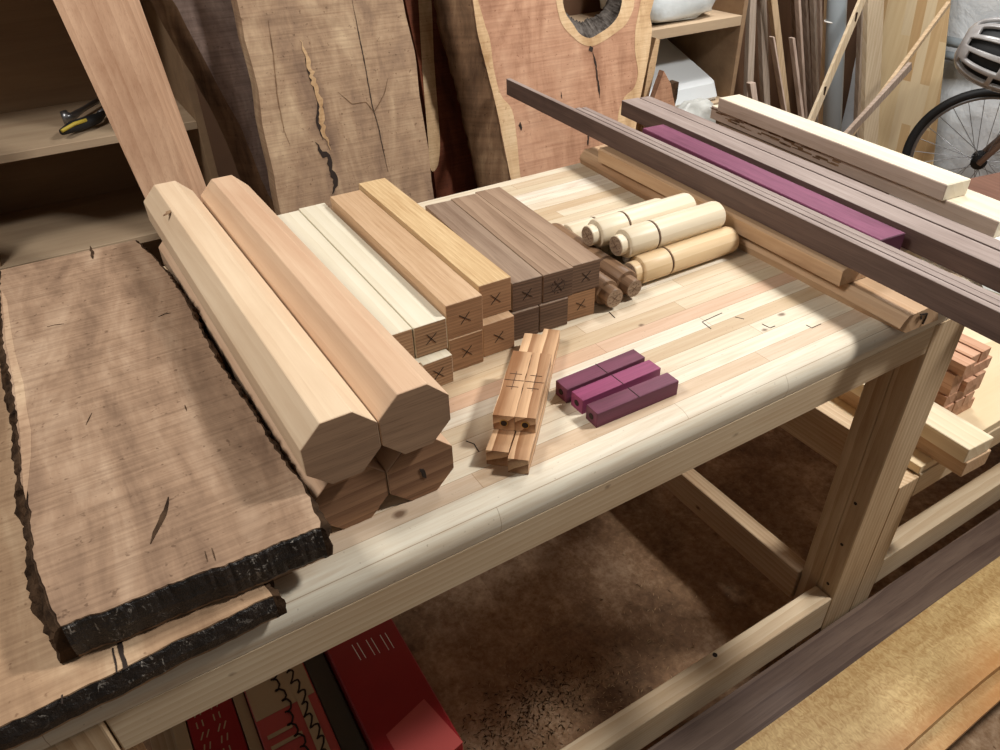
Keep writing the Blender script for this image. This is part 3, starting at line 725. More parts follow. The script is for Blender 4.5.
# ================================================================= LOW BENCH ON THE RIGHT
lb = empty('low_workbench', (1.9, .85, 0), 'lower bench with bright plywood top at right of the workbench', 'workbench')
ZL = T-.39
link('tabletop', box(1.14, 2.55, .455, 1.20, ZL-.018, ZL, .001), 'ply', lb)
link('apron', box(1.145, 2.5, .452, .49, ZL-.075, ZL-.0185, .001), 'pine_x', lb)
link('leg', box(1.083, 1.14, .4515, .54, 0, ZL-.02, .001), 'pine_z', lb)
link('leg', box(2.43, 2.49, .495, .56, 0, ZL-.0185, .001), 'pine_z', lb)
link('leg', box(1.142, 1.2, 1.12, 1.18, 0, ZL-.0185, .001), 'pine_z', lb)
link('leg', box(2.43, 2.49, 1.12, 1.18, 0, ZL-.0185, .001), 'pine_z', lb)
link('apron', box(1.103, 1.138, .56, 1.19, ZL-.08, ZL+.015, .001), 'pine_y', lb)
link('stretcher', box(1.142, 2.428, .452, .492, T-.715, T-.64, .001), 'pine_x', lb)
GB = 'cream timbers lying on the low bench'
board('cream_timber', (1.1665, .405), (1.181, .70), .068, ZL+.0345, ZL+.066, 'cream_y', 'bright cream timber on the low bench, top one of the pair', GB)
board('cream_timber', (1.1735, .402), (1.186, .70), .069, ZL+.0003, ZL+.034, 'oak', 'tan timber on the low bench under the bright one', GB)
# stack of short sticks
GJ = 'short reddish sticks stacked crosswise on the low bench'
M['stick'] = wood('reddish offcut', '#d9a986', '#b07a54', 1, 9, .4, 30, .6, .1)
sj = random.Random(11); zz = ZL+.0003; k = 0
pos = ['at the bottom', 'second layer up', 'third layer up', 'fourth layer up', 'fifth layer up', 'topmost layer']
for layer in range(6):
    for j in range(3):
        e = sj.uniform(-.006, .006)
        if layer % 2: b = box(1.262+j*.034, 1.262+j*.034+.029, .505+e, .625+e, zz, zz+.0245, .0006)
        else: b = box(1.262+e, 1.378+e, .508+j*.038, .508+j*.038+.031, zz, zz+.0245, .0006)
        o = link('wooden_stick', b, 'stick'); side = (['nearest', 'middle', 'farthest'] if not layer % 2 else ['left', 'middle', 'right'])[j]
        tag(o, 'short reddish stick %s in the crosswise stack, %s one of its layer' % (pos[layer], side), 'stick', GJ)
    zz += .0248
bp = [(2.10, .72), (2.165, 1.098)]
board('brown_timber', bp[0], bp[1], .34, ZL+.0003, ZL+.10, M.setdefault('choc', wood('chocolate timber', '#8a5f4a', '#6a4533', 1, 10, .2, 60, .6, .1)), 'thick chocolate brown timber below the bicycle wheel')
tag(link('dowel', tube([atz((942, 262), -.37), atz((976, 279), -.37)], .011, 12), 'cream_y', smooth=True), 'pale round dowel seen through the gap between dark strips', 'dowel')
tag(link('paper_scrap', bar(tuple(atz((962, 285), -.389)[:2]), tuple(atz((980, 272), -.389)[:2]), .09, ZL+.0003, ZL+.012, .001), 'bag'), 'pale grey scrap lying beside the dowel', 'scrap')
q = atz((918, 256), 0)
tag(link('steel_bracket', box(1.055, 1.07, .562, .58, T+.0005, T+.025, .001), 'steel'), 'small steel piece standing near the end of purple board', 'bracket')

# ================================================================= BOARDS LYING ON THE FLOOR
GF = 'wide boards lying on the floor in front of the bench'
def fboard(x0, x1, y0, y1, z0, z1, mat, label, wob=.004):
    bm = bmesh.new(); top = []; n = 24
    pts = [(x0+(x1-x0)*k/n, y0+wob*math.sin(k*.8)) for k in range(n+1)]+[(x1-(x1-x0)*k/n, y1+wob*.4*math.sin(k*.6)) for k in range(n+1)]
    o = link('floor_board', prism([(x, y, z1) for x, y in pts], (0, 0, z0-z1)), mat, origin=(x0, y0, z0)); return tag(o, label, 'board', GF)
fboard(.30, 2.3, .195, .4465, .1, .130, 'walnut_x', 'dark walnut board lying along the bench stretcher under golden boards', .0015)
fboard(.35, 2.3, .174, .342, .1303, .1445, 'sycamore', 'lower golden board, its pale edge showing under the top one', .002)
fboard(.30, 2.3, .208, .356, .1448, .170, 'sycamore', 'topmost golden board with rippled figure and orange edge', .003)
for x, w_ in ((.55, 'left'), (1.9, 'right')):
    tag(link('bearer', box(x, x+.09, .20, .44, 0, .0998), 'pine_y'), '%s hand bearer block carrying the wide boards off the floor' % w_, 'block', 'bearers under the wide boards')

# ================================================================= RED BOXES UNDER THE BENCH
GR = 'printed boxes under the bench'
def cbox(x0, x1, y0, y1, h, mat, label):
    o = link('printed_box', box(x0, x1, y0, y1, 0, h, .002), mat); return tag(o, label, 'box', GR)
hA = T-.58
ca = atz((325, 656), -.58); cb = atz((463, 742), -.58)
A = cbox(.113, cb.x, cb.y, .98, hA, 'red', 'plain red carton with white corner bracket print, nearest the bare floor')
bm = bmesh.new(); z = T-.58
for a, b in (((446, 735), (460, 732)), ((432, 737), (438, 731)), ((438, 731), (434, 722))):
    pass
for a, b in (((429.5, 737), (438.5, 731)), ((438.5, 731), (433.5, 723))): stroke(bm, atz(a, -.58), atz(b, -.58), (0, 0, 1), .0012)
for k in range(3):
    x = 352+k*14; stroke(bm, atz((x, 645-k*5), -.58), atz((x+9, 660-k*5), -.58), (0, 0, 1), .0012); stroke(bm, atz((x+5, 643-k*5), -.58), atz((x+14, 658-k*5), -.58), (0, 0, 1), .0012)
tag(link('printed_mark', bm, 'white', A), 'white corner bracket and bars')
q = [atz(p, -.58) for p in ((386, 735), (424, 699), (463, 742), (452, 752), (400, 760))]
bm = prism([Vector((v.x, v.y, z+.0005)) for v in q], (0, 0, -.0004)); tag(link('printed_panel', bm, 'redlite', A), 'rose coloured printed corner')
B = cbox(-.03, .072, .60, .98, hA-.02, 'redlite', 'rose and cream gift box with dark script lettering')
zb = hA-.02
bm = box(-.028, .07, .76, .97, zb+.0002, zb+.001, 0); tag(link('printed_panel', bm, 'cream_card', B), 'cream upper panel')
bm = box(.040, .058, .60, .97, zb+.0012, zb+.0018, 0); tag(link('printed_panel', bm, 'cream_card', B), 'narrow cream stripe')
bm = bmesh.new()
for row, x in enumerate((.022, .049)):
    prev = None
    for k in range(90):
        y = .95-.004*k; p = Vector((x+.006*math.sin(k*1.1+row)+.003*math.sin(k*.31), y+.006*math.cos(k*1.1), zb+.0021))
        if prev is not None and k % 17 != 16: stroke(bm, prev, p, (0, 0, 1), .003)
        prev = p
tag(link('printed_mark', bm, 'ink', B), 'dark handwritten style script')
bm = box(-.02, .02, .72, .727, zb+.0012, zb+.002, 0); box(-.02, .03, .70, .707, zb+.0012, zb+.002, 0, bm); tag(link('printed_mark', bm, 'cream_card', B), 'two pale bars')
tag(link('printed_box', box(.074, .111, .60, .98, 0, hA-.05, .002), 'grey_card'), 'narrow grey green carton between the two red boxes', 'box', GR)
Cx = cbox(-.125, -.052, .62, .98, hA-.03, 'red', 'dark red box at far left with faint pale print')
bm = bmesh.new()
for x in (-.112, -.103, -.085, -.076):
    for k in range(9): stroke(bm, (x, .74+k*.022, hA-.0297), (x+.003*(k % 3), .752+k*.022, hA-.0297), (0, 0, 1), .002)
tag(link('printed_mark', bm, 'cream_card', Cx), 'faint columns of small print')
tag(link('printed_box', box(-.050, -.032, .62, .98, 0, hA-.03, .001), 'cream_card'), 'slim cream carton edge beside the dark red box', 'box', GR)
tag(link('printed_box', box(-.148, -.127, .62, .98, 0, hA-.03, .001), 'cream_card'), 'cream carton left of the dark red box', 'box', GR)

# sawdust and shavings
bm = bmesh.new(); sv = random.Random(21)
def sliver(x, y, z, s):
    a = sv.uniform(0, PI); d = Vector((math.cos(a), math.sin(a), 0))*s; w = Vector((-math.sin(a), math.cos(a), 0))*s*.22
    p = Vector((x, y, z)); h = Vector((0, 0, s*sv.uniform(.1, .5)))
    v = [bm.verts.new(q) for q in (p-d-w, p+w*.5+h, p+d+w, p-w*1.5)]
    bm.faces.new(v)
for k in range(5200):
    if k % 3: x, y = sv.uniform(.2, 2.2), sv.uniform(.50, 1.9)
    else: x, y = sv.gauss(.47, .16), sv.gauss(.66, .10)
    sliver(x, y, .0008, sv.choice((.0015, .002, .003, .005)))
M['chips'] = plain('wood shavings', '#c9ab82', .8, 0, None, 0, '#7d5a3a', 6)
for k in range(500): sliver(sv.uniform(.9, 2.0), sv.uniform(-.1, .16), .0008, sv.choice((.002, .004, .006)))
tag(link('wood_shavings', bm, 'chips'), 'pale sawdust and shavings scattered over the floor', 'shavings', kind='stuff')
bm = bmesh.new()
for k in range(900):
    sliver(sv.gauss(.455, .09), sv.gauss(.68, .035), .0008, sv.choice((.002, .003, .005)))
tag(link('dark_shavings', bm, 'bark'), 'small heap of dark shavings on the floor below the bench', 'shavings', kind='stuff')

# ================================================================= SHELF CABINETS AT THE BACK
cab = empty('shelf_cabinet', (-.15, 2.03, 0), 'tan plywood shelf cabinet at the left behind the leaning planks', 'shelf')
yc0, yc1 = 1.845, 2.2
for sx in (-.72, .285): link('side_panel', box(sx, sx+.018, yc0, yc1, 0, 1.9), 'ply_tan', cab)
link('back_panel', box(-.70, .285, yc1-.008, yc1, .0, 1.9), 'ply_tan', cab)
for z in (T+.034, T-.205, T-.5, T+.42, 1.88): link('shelf', box(-.70, .285, yc0, yc1-.009, z-.018, z), 'ply_tan' if z > 2 else M.setdefault('ply_shelf', wood('shelf plywood', '#c2a885', '#a5896a', 0, 3, .12, 12, .6, .06, dist=8)), cab)
link('divider', box(-.215, -.2, yc0+.01, yc1-.009, T-.205, T+.015), 'ply_tan', cab)
cr = empty('shelf_cabinet', (2.0, 2.03, 0), 'open shelves holding plastic wrapped bundles behind the timbers', 'shelf')
for sx in (1.30, 2.03): link('side_panel', box(sx, sx+.018, yc0, yc1, 0, 1.9), 'ply_tan', cr)
link('back_panel', box(1.318, 2.03, yc1-.008, yc1, 0, 1.9), 'wall', cr)
for z in (T+.066, T-.20, T-.5, 1.88): link('shelf', box(1.319, 2.029, yc0, yc1-.009, z-.03, z), M['ply_shelf'], cr)
# the things on them
zs = T+.0345
pl = empty('pliers', (.02, 1.95, zs), 'dark pliers with yellow trimmed handle on the upper left shelf', 'pliers')
def hp(p, dz=.017): v = at(p, 2, zs+dz); return v
link('grip', tube([hp((62, 132)), hp((72, 127)), hp((85, 123)), hp((98, 118)), hp((104, 113))], .012, 10, radii=[.007, .012, .013, .011, .006]), 'black', pl, True)
link('grip_trim', tube([hp((62, 131), .022), hp((74, 124), .026), hp((86, 120), .026)], .004, 8), 'yellow', pl, True)
link('jaw', tube([hp((100, 114)), hp((108, 108)), hp((118, 102))], .008, 8), 'steel', pl, True)
tag(link('wrench', tube([hp((62, 118)), hp((68, 117)), hp((72, 117)), hp((82, 110)), hp((97, 101))], .009, 10, radii=[.014, .016, .009, .006, .006]), 'steel', smooth=True), 'dark steel wrench lying behind the pliers on the shelf', 'wrench')

# lean: plank standing on the floor and leaning back on the cabinets
SL = .2
def lean(name, L, Rr, y0, th, mat, label, cat='plank', group=None, ztop=T+.66, side=None, sidemat='bark_tan', hole=None, depth=None, wav=0):
    o0 = Vector((0, y0, T)); n = Vector((0, 1, -SL)).normalized()
    a = [atplane(p, o0, n) for p in L]; b = [atplane(p, o0, n) for p in Rr]
    def ext(P):
        d = P[1]-P[0]; t = (ztop-P[0].z)/d.z if d.z else 0
        top = P[0]+d*t if P[0].z < ztop else P[0]
        d2 = P[-1]-P[0]; t2 = (0.002-P[-1].z)/d2.z; bot = P[-1]+d2*t2
        return [top]+P+[bot]
    a, b = ext(a), ext(b)
    if name == 'keep': pass
    def dens(P):
        out = []
        for p, q in zip(P, P[1:]):
            k = max(1, int((q-p).length/.03)); out += [p.lerp(q, i/k) for i in range(k)]
        return out+[P[-1]]
    if wav:
        a, b = dens(a), dens(b)
        for P in (a, b):
            for i in range(1, len(P)-1): P[i] = P[i]+Vector((wav*(math.sin(i*1.3)+R_.uniform(-.6, .6)), 0, 0))
    dv = Vector(depth) if depth else Vector((0, 1, 0))*th
    if hole:
        hv = [Vector((*p, 0)) for p in hole]; hs_ = []; N = len(hv)
        for i in range(N):
            A, B, C_, D = (hv[(i+k) % N] for k in (-1, 0, 1, 2))
            for t in (0, .25, .5, .75): hs_.append(.5*((2*B)+(C_-A)*t+(2*A-5*B+4*C_-D)*t*t+(3*B-A-3*C_+D)*t*t*t))
        H = [atplane((p.x, p.y), o0, n) for p in hs_]
        # build as a ring: bridge outline and hole through two seams
        out = a+b[::-1]
        cu = bpy.data.curves.new(name, 'CURVE'); cu.dimensions = '2D'; cu.fill_mode = 'BOTH'; cu.extrude = th/2
        # local frame on the plane
        ux = Vector((1, 0, 0)); uy = n.cross(ux); uy = uy if uy.z > 0 else -uy; nn = ux.cross(uy)
        for P in (out, H):
            sp = cu.splines.new('POLY'); sp.points.add(len(P)-1); sp.use_cyclic_u = True
            for k, p in enumerate(P):
                d = p-o0; sp.points[k].co = (d.dot(ux), d.dot(uy), 0, 1)
        tmp = bpy.data.objects.new('tmp', cu); COL.objects.link(tmp); bpy.context.view_layer.update()
        me = bpy.data.meshes.new_from_object(tmp.evaluated_get(bpy.context.evaluated_depsgraph_get()))
        bpy.data.objects.remove(tmp)
        bm = bmesh.new(); bm.from_mesh(me)
        W = Matrix((ux, uy, nn)).transposed().to_4x4(); W.translation = o0-nn*th/2*(1 if nn.y < 0 else -1)
        bmesh.ops.transform(bm, matrix=W, verts=bm.verts)
        zmin = min(v.co.z for v in bm.verts)
        bmesh.ops.remove_doubles(bm, verts=bm.verts, dist=.0001)
    else:
        bm = prism(a+b[::-1], dv)
    o = link(name, bm, mat); tag(o, label, cat, group)
    if side:
        P = a if side == 'L' else b; s = -1 if side == 'L' else 1; bm = bmesh.new(); rows = []
        for i, p in enumerate(P):
            rows.append([bm.verts.new(p+Vector((s*dx+R_.uniform(-.002, .002), 0, 0))+dv*f) for dx, f in ((.0005, .0), (.004, .04), (.010, .35), (.012, .7), (.003, 1))])
        for r1_, r2_ in zip(rows, rows[1:]):
            for k in range(4): bm.faces.new((r1_[k], r2_[k], r2_[k+1], r1_[k+1]))
        tag(link('bark_edge', bm, sidemat, o, True), 'rough natural edge')
    return o, (a, b)
# cherry timber: front face plus the second face turned to the right
o, (a, b) = lean('cherry_timber', [(53, 0), (143, 194)], [(122, 0), (192, 190)], 1.42, .05, 'cherry', 'rough tan timber leaning at far left in front of the shelves', depth=(.035, .075, 0))
lean('leaning_plank', [(167, -8), (178, 8), (205, 62), (240, 125), (262, 180)], [(300, -8), (300, 8), (300, 62), (300, 125), (300, 180)], 1.61, .05, 'slab_grey', 'grey weathered plank with bark edge leaning behind the tan timber', side='L', group='rough planks leaning behind the bench', depth=(-.03, .055, 0), wav=.001)
wn, (a, b) = lean('leaning_plank', [(236, 0), (246, 40), (258, 90), (266, 140), (281, 212)], [(402, -4), (414, 50), (422, 110), (428, 150), (434, 197)], 1.52, .05, 'slab_up', 'wide walnut plank with long dark crack standing behind the square blanks', group='rough planks leaning behind the bench', wav=.0015)
o0 = Vector((0, 1.519, T)); nn = Vector((0, 1, -SL)).normalized()
def marks(o, name, segs, mat, y0, label):
    o0 = Vector((0, y0-.0006, T)); nn = Vector((0, 1, -SL)).normalized()
    for P, w in segs: ribbon([atplane(p, o0, nn) for p in P], -nn, w, name, mat, o, label, jit=.35)
marks(wn, 'crack', [([(352, 0), (358, 30), (366, 70), (372, 105), (378, 125), (388, 172)], .0016), ([(305, 58), (309, 74), (315, 88), (319, 108), (317, 122), (323, 140)], .005), ([(316, 142), (322, 152), (328, 156), (331, 170), (335, 182), (333, 194)], .011)], 'ink', 1.52, 'long black crack and bark pocket')
marks(wn, 'figure_line', [([(268, 20), (274, 60), (277, 95), (284, 130), (290, 145)], .0016), ([(388, 78), (384, 95), (374, 112), (366, 102), (352, 104), (338, 92)], .0016)], 'bark_tan', 1.52, 'wavy brown colour boundary')
marks(wn, 'worm_track', [([(301, 40), (306, 56), (312, 76), (320, 100), (323, 130), (331, 150)], .010)], 'sap', 1.5196, 'pale chewed strip')
lean('leaning_plank', [(405, 0), (418, 60), (430, 140), (437, 200)], [(468, 0), (478, 60), (492, 130), (503, 195)], 1.72, .04, 'slab_red', 'dark red plank with pale edge in shadow between two planks', group='rough planks leaning behind the bench')
o = bpy.data.objects['leaning_plank.002']
SAPRED = o
hole = [(561, 2), (564, 14), (571, 25), (579, 35), (590, 39), (600, 34), (611, 26), (619, 16), (623, 2), (620, -14), (610, -28), (592, -34), (575, -26), (565, -12)]
cd, (a, b) = lean('cedar_plank', [(473, 0), (477, 30), (487, 70), (497, 110), (505, 150), (513, 190)], [(654, 0), (650, 15), (652, 30), (648, 60), (640, 100), (634, 140), (628, 180)], 1.575, .055, M.setdefault('cedar', rough_slab('red cedar face', '#d0a98c', '#bd9276', '#966d55', axis=2, kerf=160)), 'reddish cedar plank with cream sapwood and a burnt knot hole', group='rough planks leaning behind the bench', side=None, hole=hole)
# sapwood layers as inlays on the cedar face
def inlay(o, px, y0, mat, name, label):
    o0 = Vector((0, y0-.0008, T)); nn = Vector((0, 1, -SL)).normalized()
    N = len(px); out = []
    for i in range(N):
        a, b, c, d = (Vector((*px[(i+k) % N], 0)) for k in (-1, 0, 1, 2))
        for t in (0, .25, .5, .75):
            q = .5*((2*b)+(c-a)*t+(2*a-5*b+4*c-d)*t*t+(3*b-a-3*c+d)*t*t*t) if min((b-a).length, (c-b).length, (d-c).length) > 7 and max((b-a).length, (d-c).length) < 60 else b.lerp(c, t)
            out.append((q.x, q.y))
    Q = [atplane(p, o0, nn) for p in out]; tag(link(name, prism(Q, nn*.0006), mat, o), label)
inlay(SAPRED, [(418, -10), (420, 30), (424, 90), (428, 140), (431, 170), (438, 165), (440, 140), (437, 100), (434, 60), (430, -10)], 1.72, 'sap', 'sapwood', 'pale sapwood strip')
inlay(cd, [(474, -60), (473, 0), (477, 30), (487, 70), (497, 110), (505, 150), (513, 190), (516, 205), (530, 205), (521, 180), (517, 140), (512, 110), (501, 95), (494, 70), (490, 40), (485, 25), (478, 0), (482, -60)], 1.575, 'sap', 'sapwood', 'cream sapwood along the left edge')
inlay(cd, [(655, -60), (654, 0), (650, 15), (652, 30), (648, 60), (640, 100), (634, 140), (632, 150), (622, 140), (618, 118), (624, 98), (634, 88), (638, 72), (635, 50), (636, 25), (641, 0), (642, -60)], 1.575, 'sap', 'sapwood', 'cream sapwood along the right edge')
hr = [(556, -10), (557, 6), (562, 24), (572, 36), (582, 44), (592, 46), (602, 42), (614, 34), (626, 24), (634, 6), (632, -10)]
inlay(cd, hr+[(621, -8), (622, 2), (618, 16), (610, 26), (600, 33), (590, 38), (580, 34), (573, 24), (566, 14), (563, 2), (564, -8)], 1.575, 'sap', 'sapwood', 'cream rim round the hole')
marks(cd, 'crack', [([(590, 46), (592, 52)], .014), ([(593, 52), (596, 66), (598, 82), (600, 98)], .005), ([(588, 134), (588, 146)], .004), ([(520, 122), (521, 131)], .006), ([(561, 92), (562, 99)], .004)], 'ink', 1.575, 'black split below the hole')
bm = bmesh.new(); rs = random.Random(4)
oo = Vector((0, 1.575, T)); nn = Vector((0, 1, -SL)).normalized()
hp_ = [Vector((*p, 0)) for p in hole]; rows = []
for k in range(61):
    t = k/60*9; i = min(int(t), 8); p = hp_[i].lerp(hp_[i+1], t-i); c = atplane((p.x, p.y), oo, nn); ce = atplane((592, 0), oo, nn); inn = (ce-c).normalized()
    dep = .010+.022*max(0, math.sin(k/60*PI*1.1))+rs.uniform(-.003, .003)
    rows.append([bm.verts.new(c+inn*(dep*f)+Vector((rs.uniform(-.0015, .0015), y_, rs.uniform(-.0015, .0015)))) for f, y_ in ((-.1, .001), (.35, .012), (.7, .024), (1., .04), (.6, .054), (-.1, .056))])
for A_, B_ in zip(rows, rows[1:]):
    for k in range(5): bm.faces.new((A_[k], B_[k], B_[k+1], A_[k+1]))
tag(link('charred_rim', bm, M.setdefault('char', plain('charred grey bark', '#6f6862', .95, 0, 60, 1., '#2a2420', 40, .1)), cd), 'charred grey rim inside the hole')
# thick bark side of the cedar
bm = bmesh.new(); rows = []
L2 = [(474, -60), (473, 0), (477, 30), (487, 70), (497, 110), (505, 150), (513, 190), (520, 220)]
L2 = [atplane(p, oo, nn) for p in L2]; LL = []
for p, q in zip(L2, L2[1:]): LL += [p.lerp(q, i/6) for i in range(6)]
for p in LL: rows.append([bm.verts.new(p+Vector((dx+rs.uniform(-.003, .003), dy, 0))) for dx, dy in ((.002, 0), (-.010, .012), (-.035, .03), (-.062, .06), (-.055, .09), (.02, .1))])
for A_, B_ in zip(rows, rows[1:]):
    for k in range(5): bm.faces.new((A_[k], B_[k], B_[k+1], A_[k+1]))
tag(link('bark_edge', bm, 'bark_tan', cd, True), 'tan bark covered left edge')
# small offcuts beside the cedar
def slip(name, px, y, th, mat, label, cat, group=None):
    Q = [at(p, 1, y) for p in px]; return tag(link(name, prism(Q, (0, th, 0)), mat), label, cat, group)
slip('bark_offcut', [(656, 38), (660, 40), (655, 70), (648, 100), (646, 135), (640, 135), (643, 100), (649, 65)], 1.70, .02, 'sap', 'thin pale edge offcut standing right of the cedar plank', 'offcut')
slip('cedar_offcut', [(664, 71), (671, 84), (673, 96), (676, 110), (676, 150), (645, 150), (654, 99)], 1.66, .02, M['cedar'], 'small orange triangular offcut with broken edge beside the cedar', 'offcut')
slip('bark_offcut', [(671, 84), (679, 82), (677, 98), (673, 112), (676, 150), (670, 150), (668, 96)], 1.69, .03, 'bark', 'dark grey bark chunk behind the orange offcut', 'offcut')

# wrapped bundles
def bundle(name, c, s, mat, label, cat, seed, flat=.5):
    bm = bmesh.new(); bmesh.ops.create_icosphere(bm, subdivisions=4, radius=1); rs = random.Random(seed); ph = [rs.uniform(0, 6) for _ in range(6)]
    for v in bm.verts:
        p = v.co.copy(); q = Vector([math.copysign(abs(t)**flat, t) for t in p])
        f = 1+.05*math.sin(q.x*7+ph[0]+2*q.z)+.04*math.sin(q.y*9+ph[1])+.04*math.sin(q.z*11+ph[2]+q.x*5)
        v.co = Vector((c[0]+q.x*s[0]*f, c[1]+q.y*s[1]*f, max(c[2]+q.z*s[2]*f, c[2]-s[2])))
    return tag(link(name, bm, mat, smooth=True), label, cat)
bundle('wrapped_bundle', (1.80, 2.0, T+.067+.055), (.155, .12, .055), 'plastic', 'plastic wrapped white bundle lying on the upper right shelf', 'bundle', 1, .3)
bundle('wrapped_bundle', (1.76, 2.02, T+.067+.118+.07), (.12, .10, .065), 'plastic', 'second wrapped bundle lying on top of the lower one', 'bundle', 2, .4)
bm = bmesh.new(); q = [(1.55, 1.86, T-.198), (2.0, 1.86, T-.198), (2.02, 2.17, T-.198), (1.57, 2.17, T-.198)]
hexa(bm, q+[(1.56, 1.875, T-.13), (1.98, 1.875, T-.13), (1.99, 2.17, T-.03), (1.60, 2.17, T-.03)], .012)
tag(link('foam_block', bm, 'foam'), 'large white foam block on the lower right shelf', 'foam block')
bundle('plastic_bag', (1.83, 1.80, T-.24), (.09, .035, .08), 'bag', 'crumpled grey plastic bag hanging in front of the white foam block', 'bag', 5, .7)

# ================================================================= LUMBER LEANING IN THE CORNER
GL = 'lumber offcuts leaning in the back corner'
M['l_tan'] = wood('tan standing stick', '#d8ba90', '#b3936a', 2, 10, .4, 40, .6, .1)
M['l_grey'] = wood('grey brown standing stick', '#c9b6a2', '#a28e7a', 2, 10, .4, 40, .6, .15)
M['l_dark'] = wood('dark standing stick', '#b59f8c', '#8c7562', 2, 10, .4, 40, .6, .15)
M['l_pink'] = wood('pinkish standing stick', '#d8bfab', '#b39985', 2, 10, .4, 40, .6, .12)
M['l_cream'] = wood('cream standing stick', '#e0cdab', '#c4a880', 2, 10, .4, 40, .6, .12)
def stick(top, bot, w, y, mat, label, th=.022, group=GL, ybase=None, name='lumber_stick', zt=None, zb=.002):
    """top/bot: pixel of the visible ends of the centre line on the plane y; runs down to the floor"""
    a = at(top, 1, y); b = at(bot, 1, y); d = b-a
    b = a+d*((zb-a.z)/d.z)
    if top[1] <= 2: a = a-d*((1.75-a.z)/-d.z) if False else a+d*((1.75-a.z)/d.z)
    h = Vector((w/2, 0, 0)); yb = Vector((0, -.12 if ybase is None else ybase, 0))
    pts = [a-h, a+h, b+h+yb, b-h+yb]
    return tag(link(name, prism(pts, (0, th, 0), .001), mat, origin=tuple(b+yb)), label, 'lumber', group)
ST = [((742, 2), (735, 95), .034, 2.20, 'l_grey', 'grey brown board leaning first from the shelves, widest towards the floor'),
      ((752, 2), (752, 85), .036, 2.235, 'l_grey', 'grey streaked board second from the shelves'),
      ((763, 0), (771, 100), .034, 2.17, 'l_tan', 'golden straight board leaning to the left of the thin sticks'),
      ((753, 83), (753, 110), .030, 2.04, 'l_pink', 'short pale block end standing in front of the grey boards'),
      ((774, 38), (777, 105), .014, 2.20, 'l_tan', 'thin tan stick right behind the golden board'),
      ((774.5, 38), (777, 105), .01, 2.26, 'l_dark', 'dark thin stick in shadow behind the tan one'),
      ((784, 2), (787, 107), .016, 2.24, 'l_dark', 'dark brown stick with shadowed face'),
      ((788, 2), (790, 108), .014, 2.20, 'l_pink', 'mauve grey stick left of the twin brown sticks'),
      ((795, 2), (796, 110), .015, 2.25, 'l_dark', 'tall dark stick between mauve and pinkish ones'),
      ((794, 38), (794, 112), .015, 2.12, 'l_pink', 'shorter pinkish stick with cut top'),
      ((803, 2), (802, 113), .017, 2.22, 'l_grey', 'tall grey stick near the middle of the row'),
      ((809, 2), (807, 110), .016, 2.26, 'l_pink', 'tall pinkish brown stick behind the golden leaning board'),
      ((774, 37), (778, 106), .009, 2.07, 'l_pink', 'slim pinkish stick in front, cut below the others'),
      ((820, 0), (808, 118), .045, 2.13, 'l_tan', 'golden tan board leaning right of the thin sticks'),
      ]
for s_ in ST: stick(*s_)
stick((852, 0), (841, 125), .03, 2.18, 'l_grey', 'grey brown board just right of the plastic pipe')
stick((863, 0), (852, 135), .095, 1.97, 'l_cream', 'wide tan board left of the big laminated panel')
# plastic pipe
a = at((837, 2), 1, 2.0); b = at((822, 120), 1, 2.0); d = b-a; b2 = a+d*((.004-a.z)/d.z); a2 = a+d*((1.75-a.z)/d.z); b2.y -= .1; 
pp = link('plastic_pipe', tube([a2, a, b2], .036, 20), 'pvc', smooth=True); tag(pp, 'grey blue plastic pipe standing among the leaning lumber', 'pipe')
c = a+d*.15; link('tape_band', ring(c, d, .0365, .003), 'white', pp, True)
# diagonal sticks
def dstick(p, q, y0, y1, w, mat, label, th=.015, holes=()):
    a = at(p, 1, y0); b = at(q, 1, y1); d = (b-a); b = a+d*((.004-a.z)/d.z)
    n = d.cross(Vector((0, 1, 0))).normalized()*w/2
    o = tag(link('lumber_stick', prism([a-n, a+n, b+n, b-n], (0, th, 0), .001), mat, origin=tuple(b)), label, 'lumber', GL)
    for h in holes:
        c = a.lerp(b, h); link('slot', box(c.x-.005, c.x+.005, c.y-.001, c.y+.004, c.z-.02, c.z+.02, 0), 'bark', o)
    return o
dstick((866, -6), (800, 150), 1.86, 1.80, .034, 'l_cream', 'pale slotted stick leaning diagonally across the pipe', .012, (.08, .33, .60))
dstick((951, 3), (842, 150), 1.72, 1.66, .016, 'l_tan', 'thin tan stick leaning diagonally in front of the laminated panel')
dstick((912, 66), (826, 160), 1.64, 1.58, .030, 'l_dark', 'short dark stick tied below the thin tan diagonal stick')
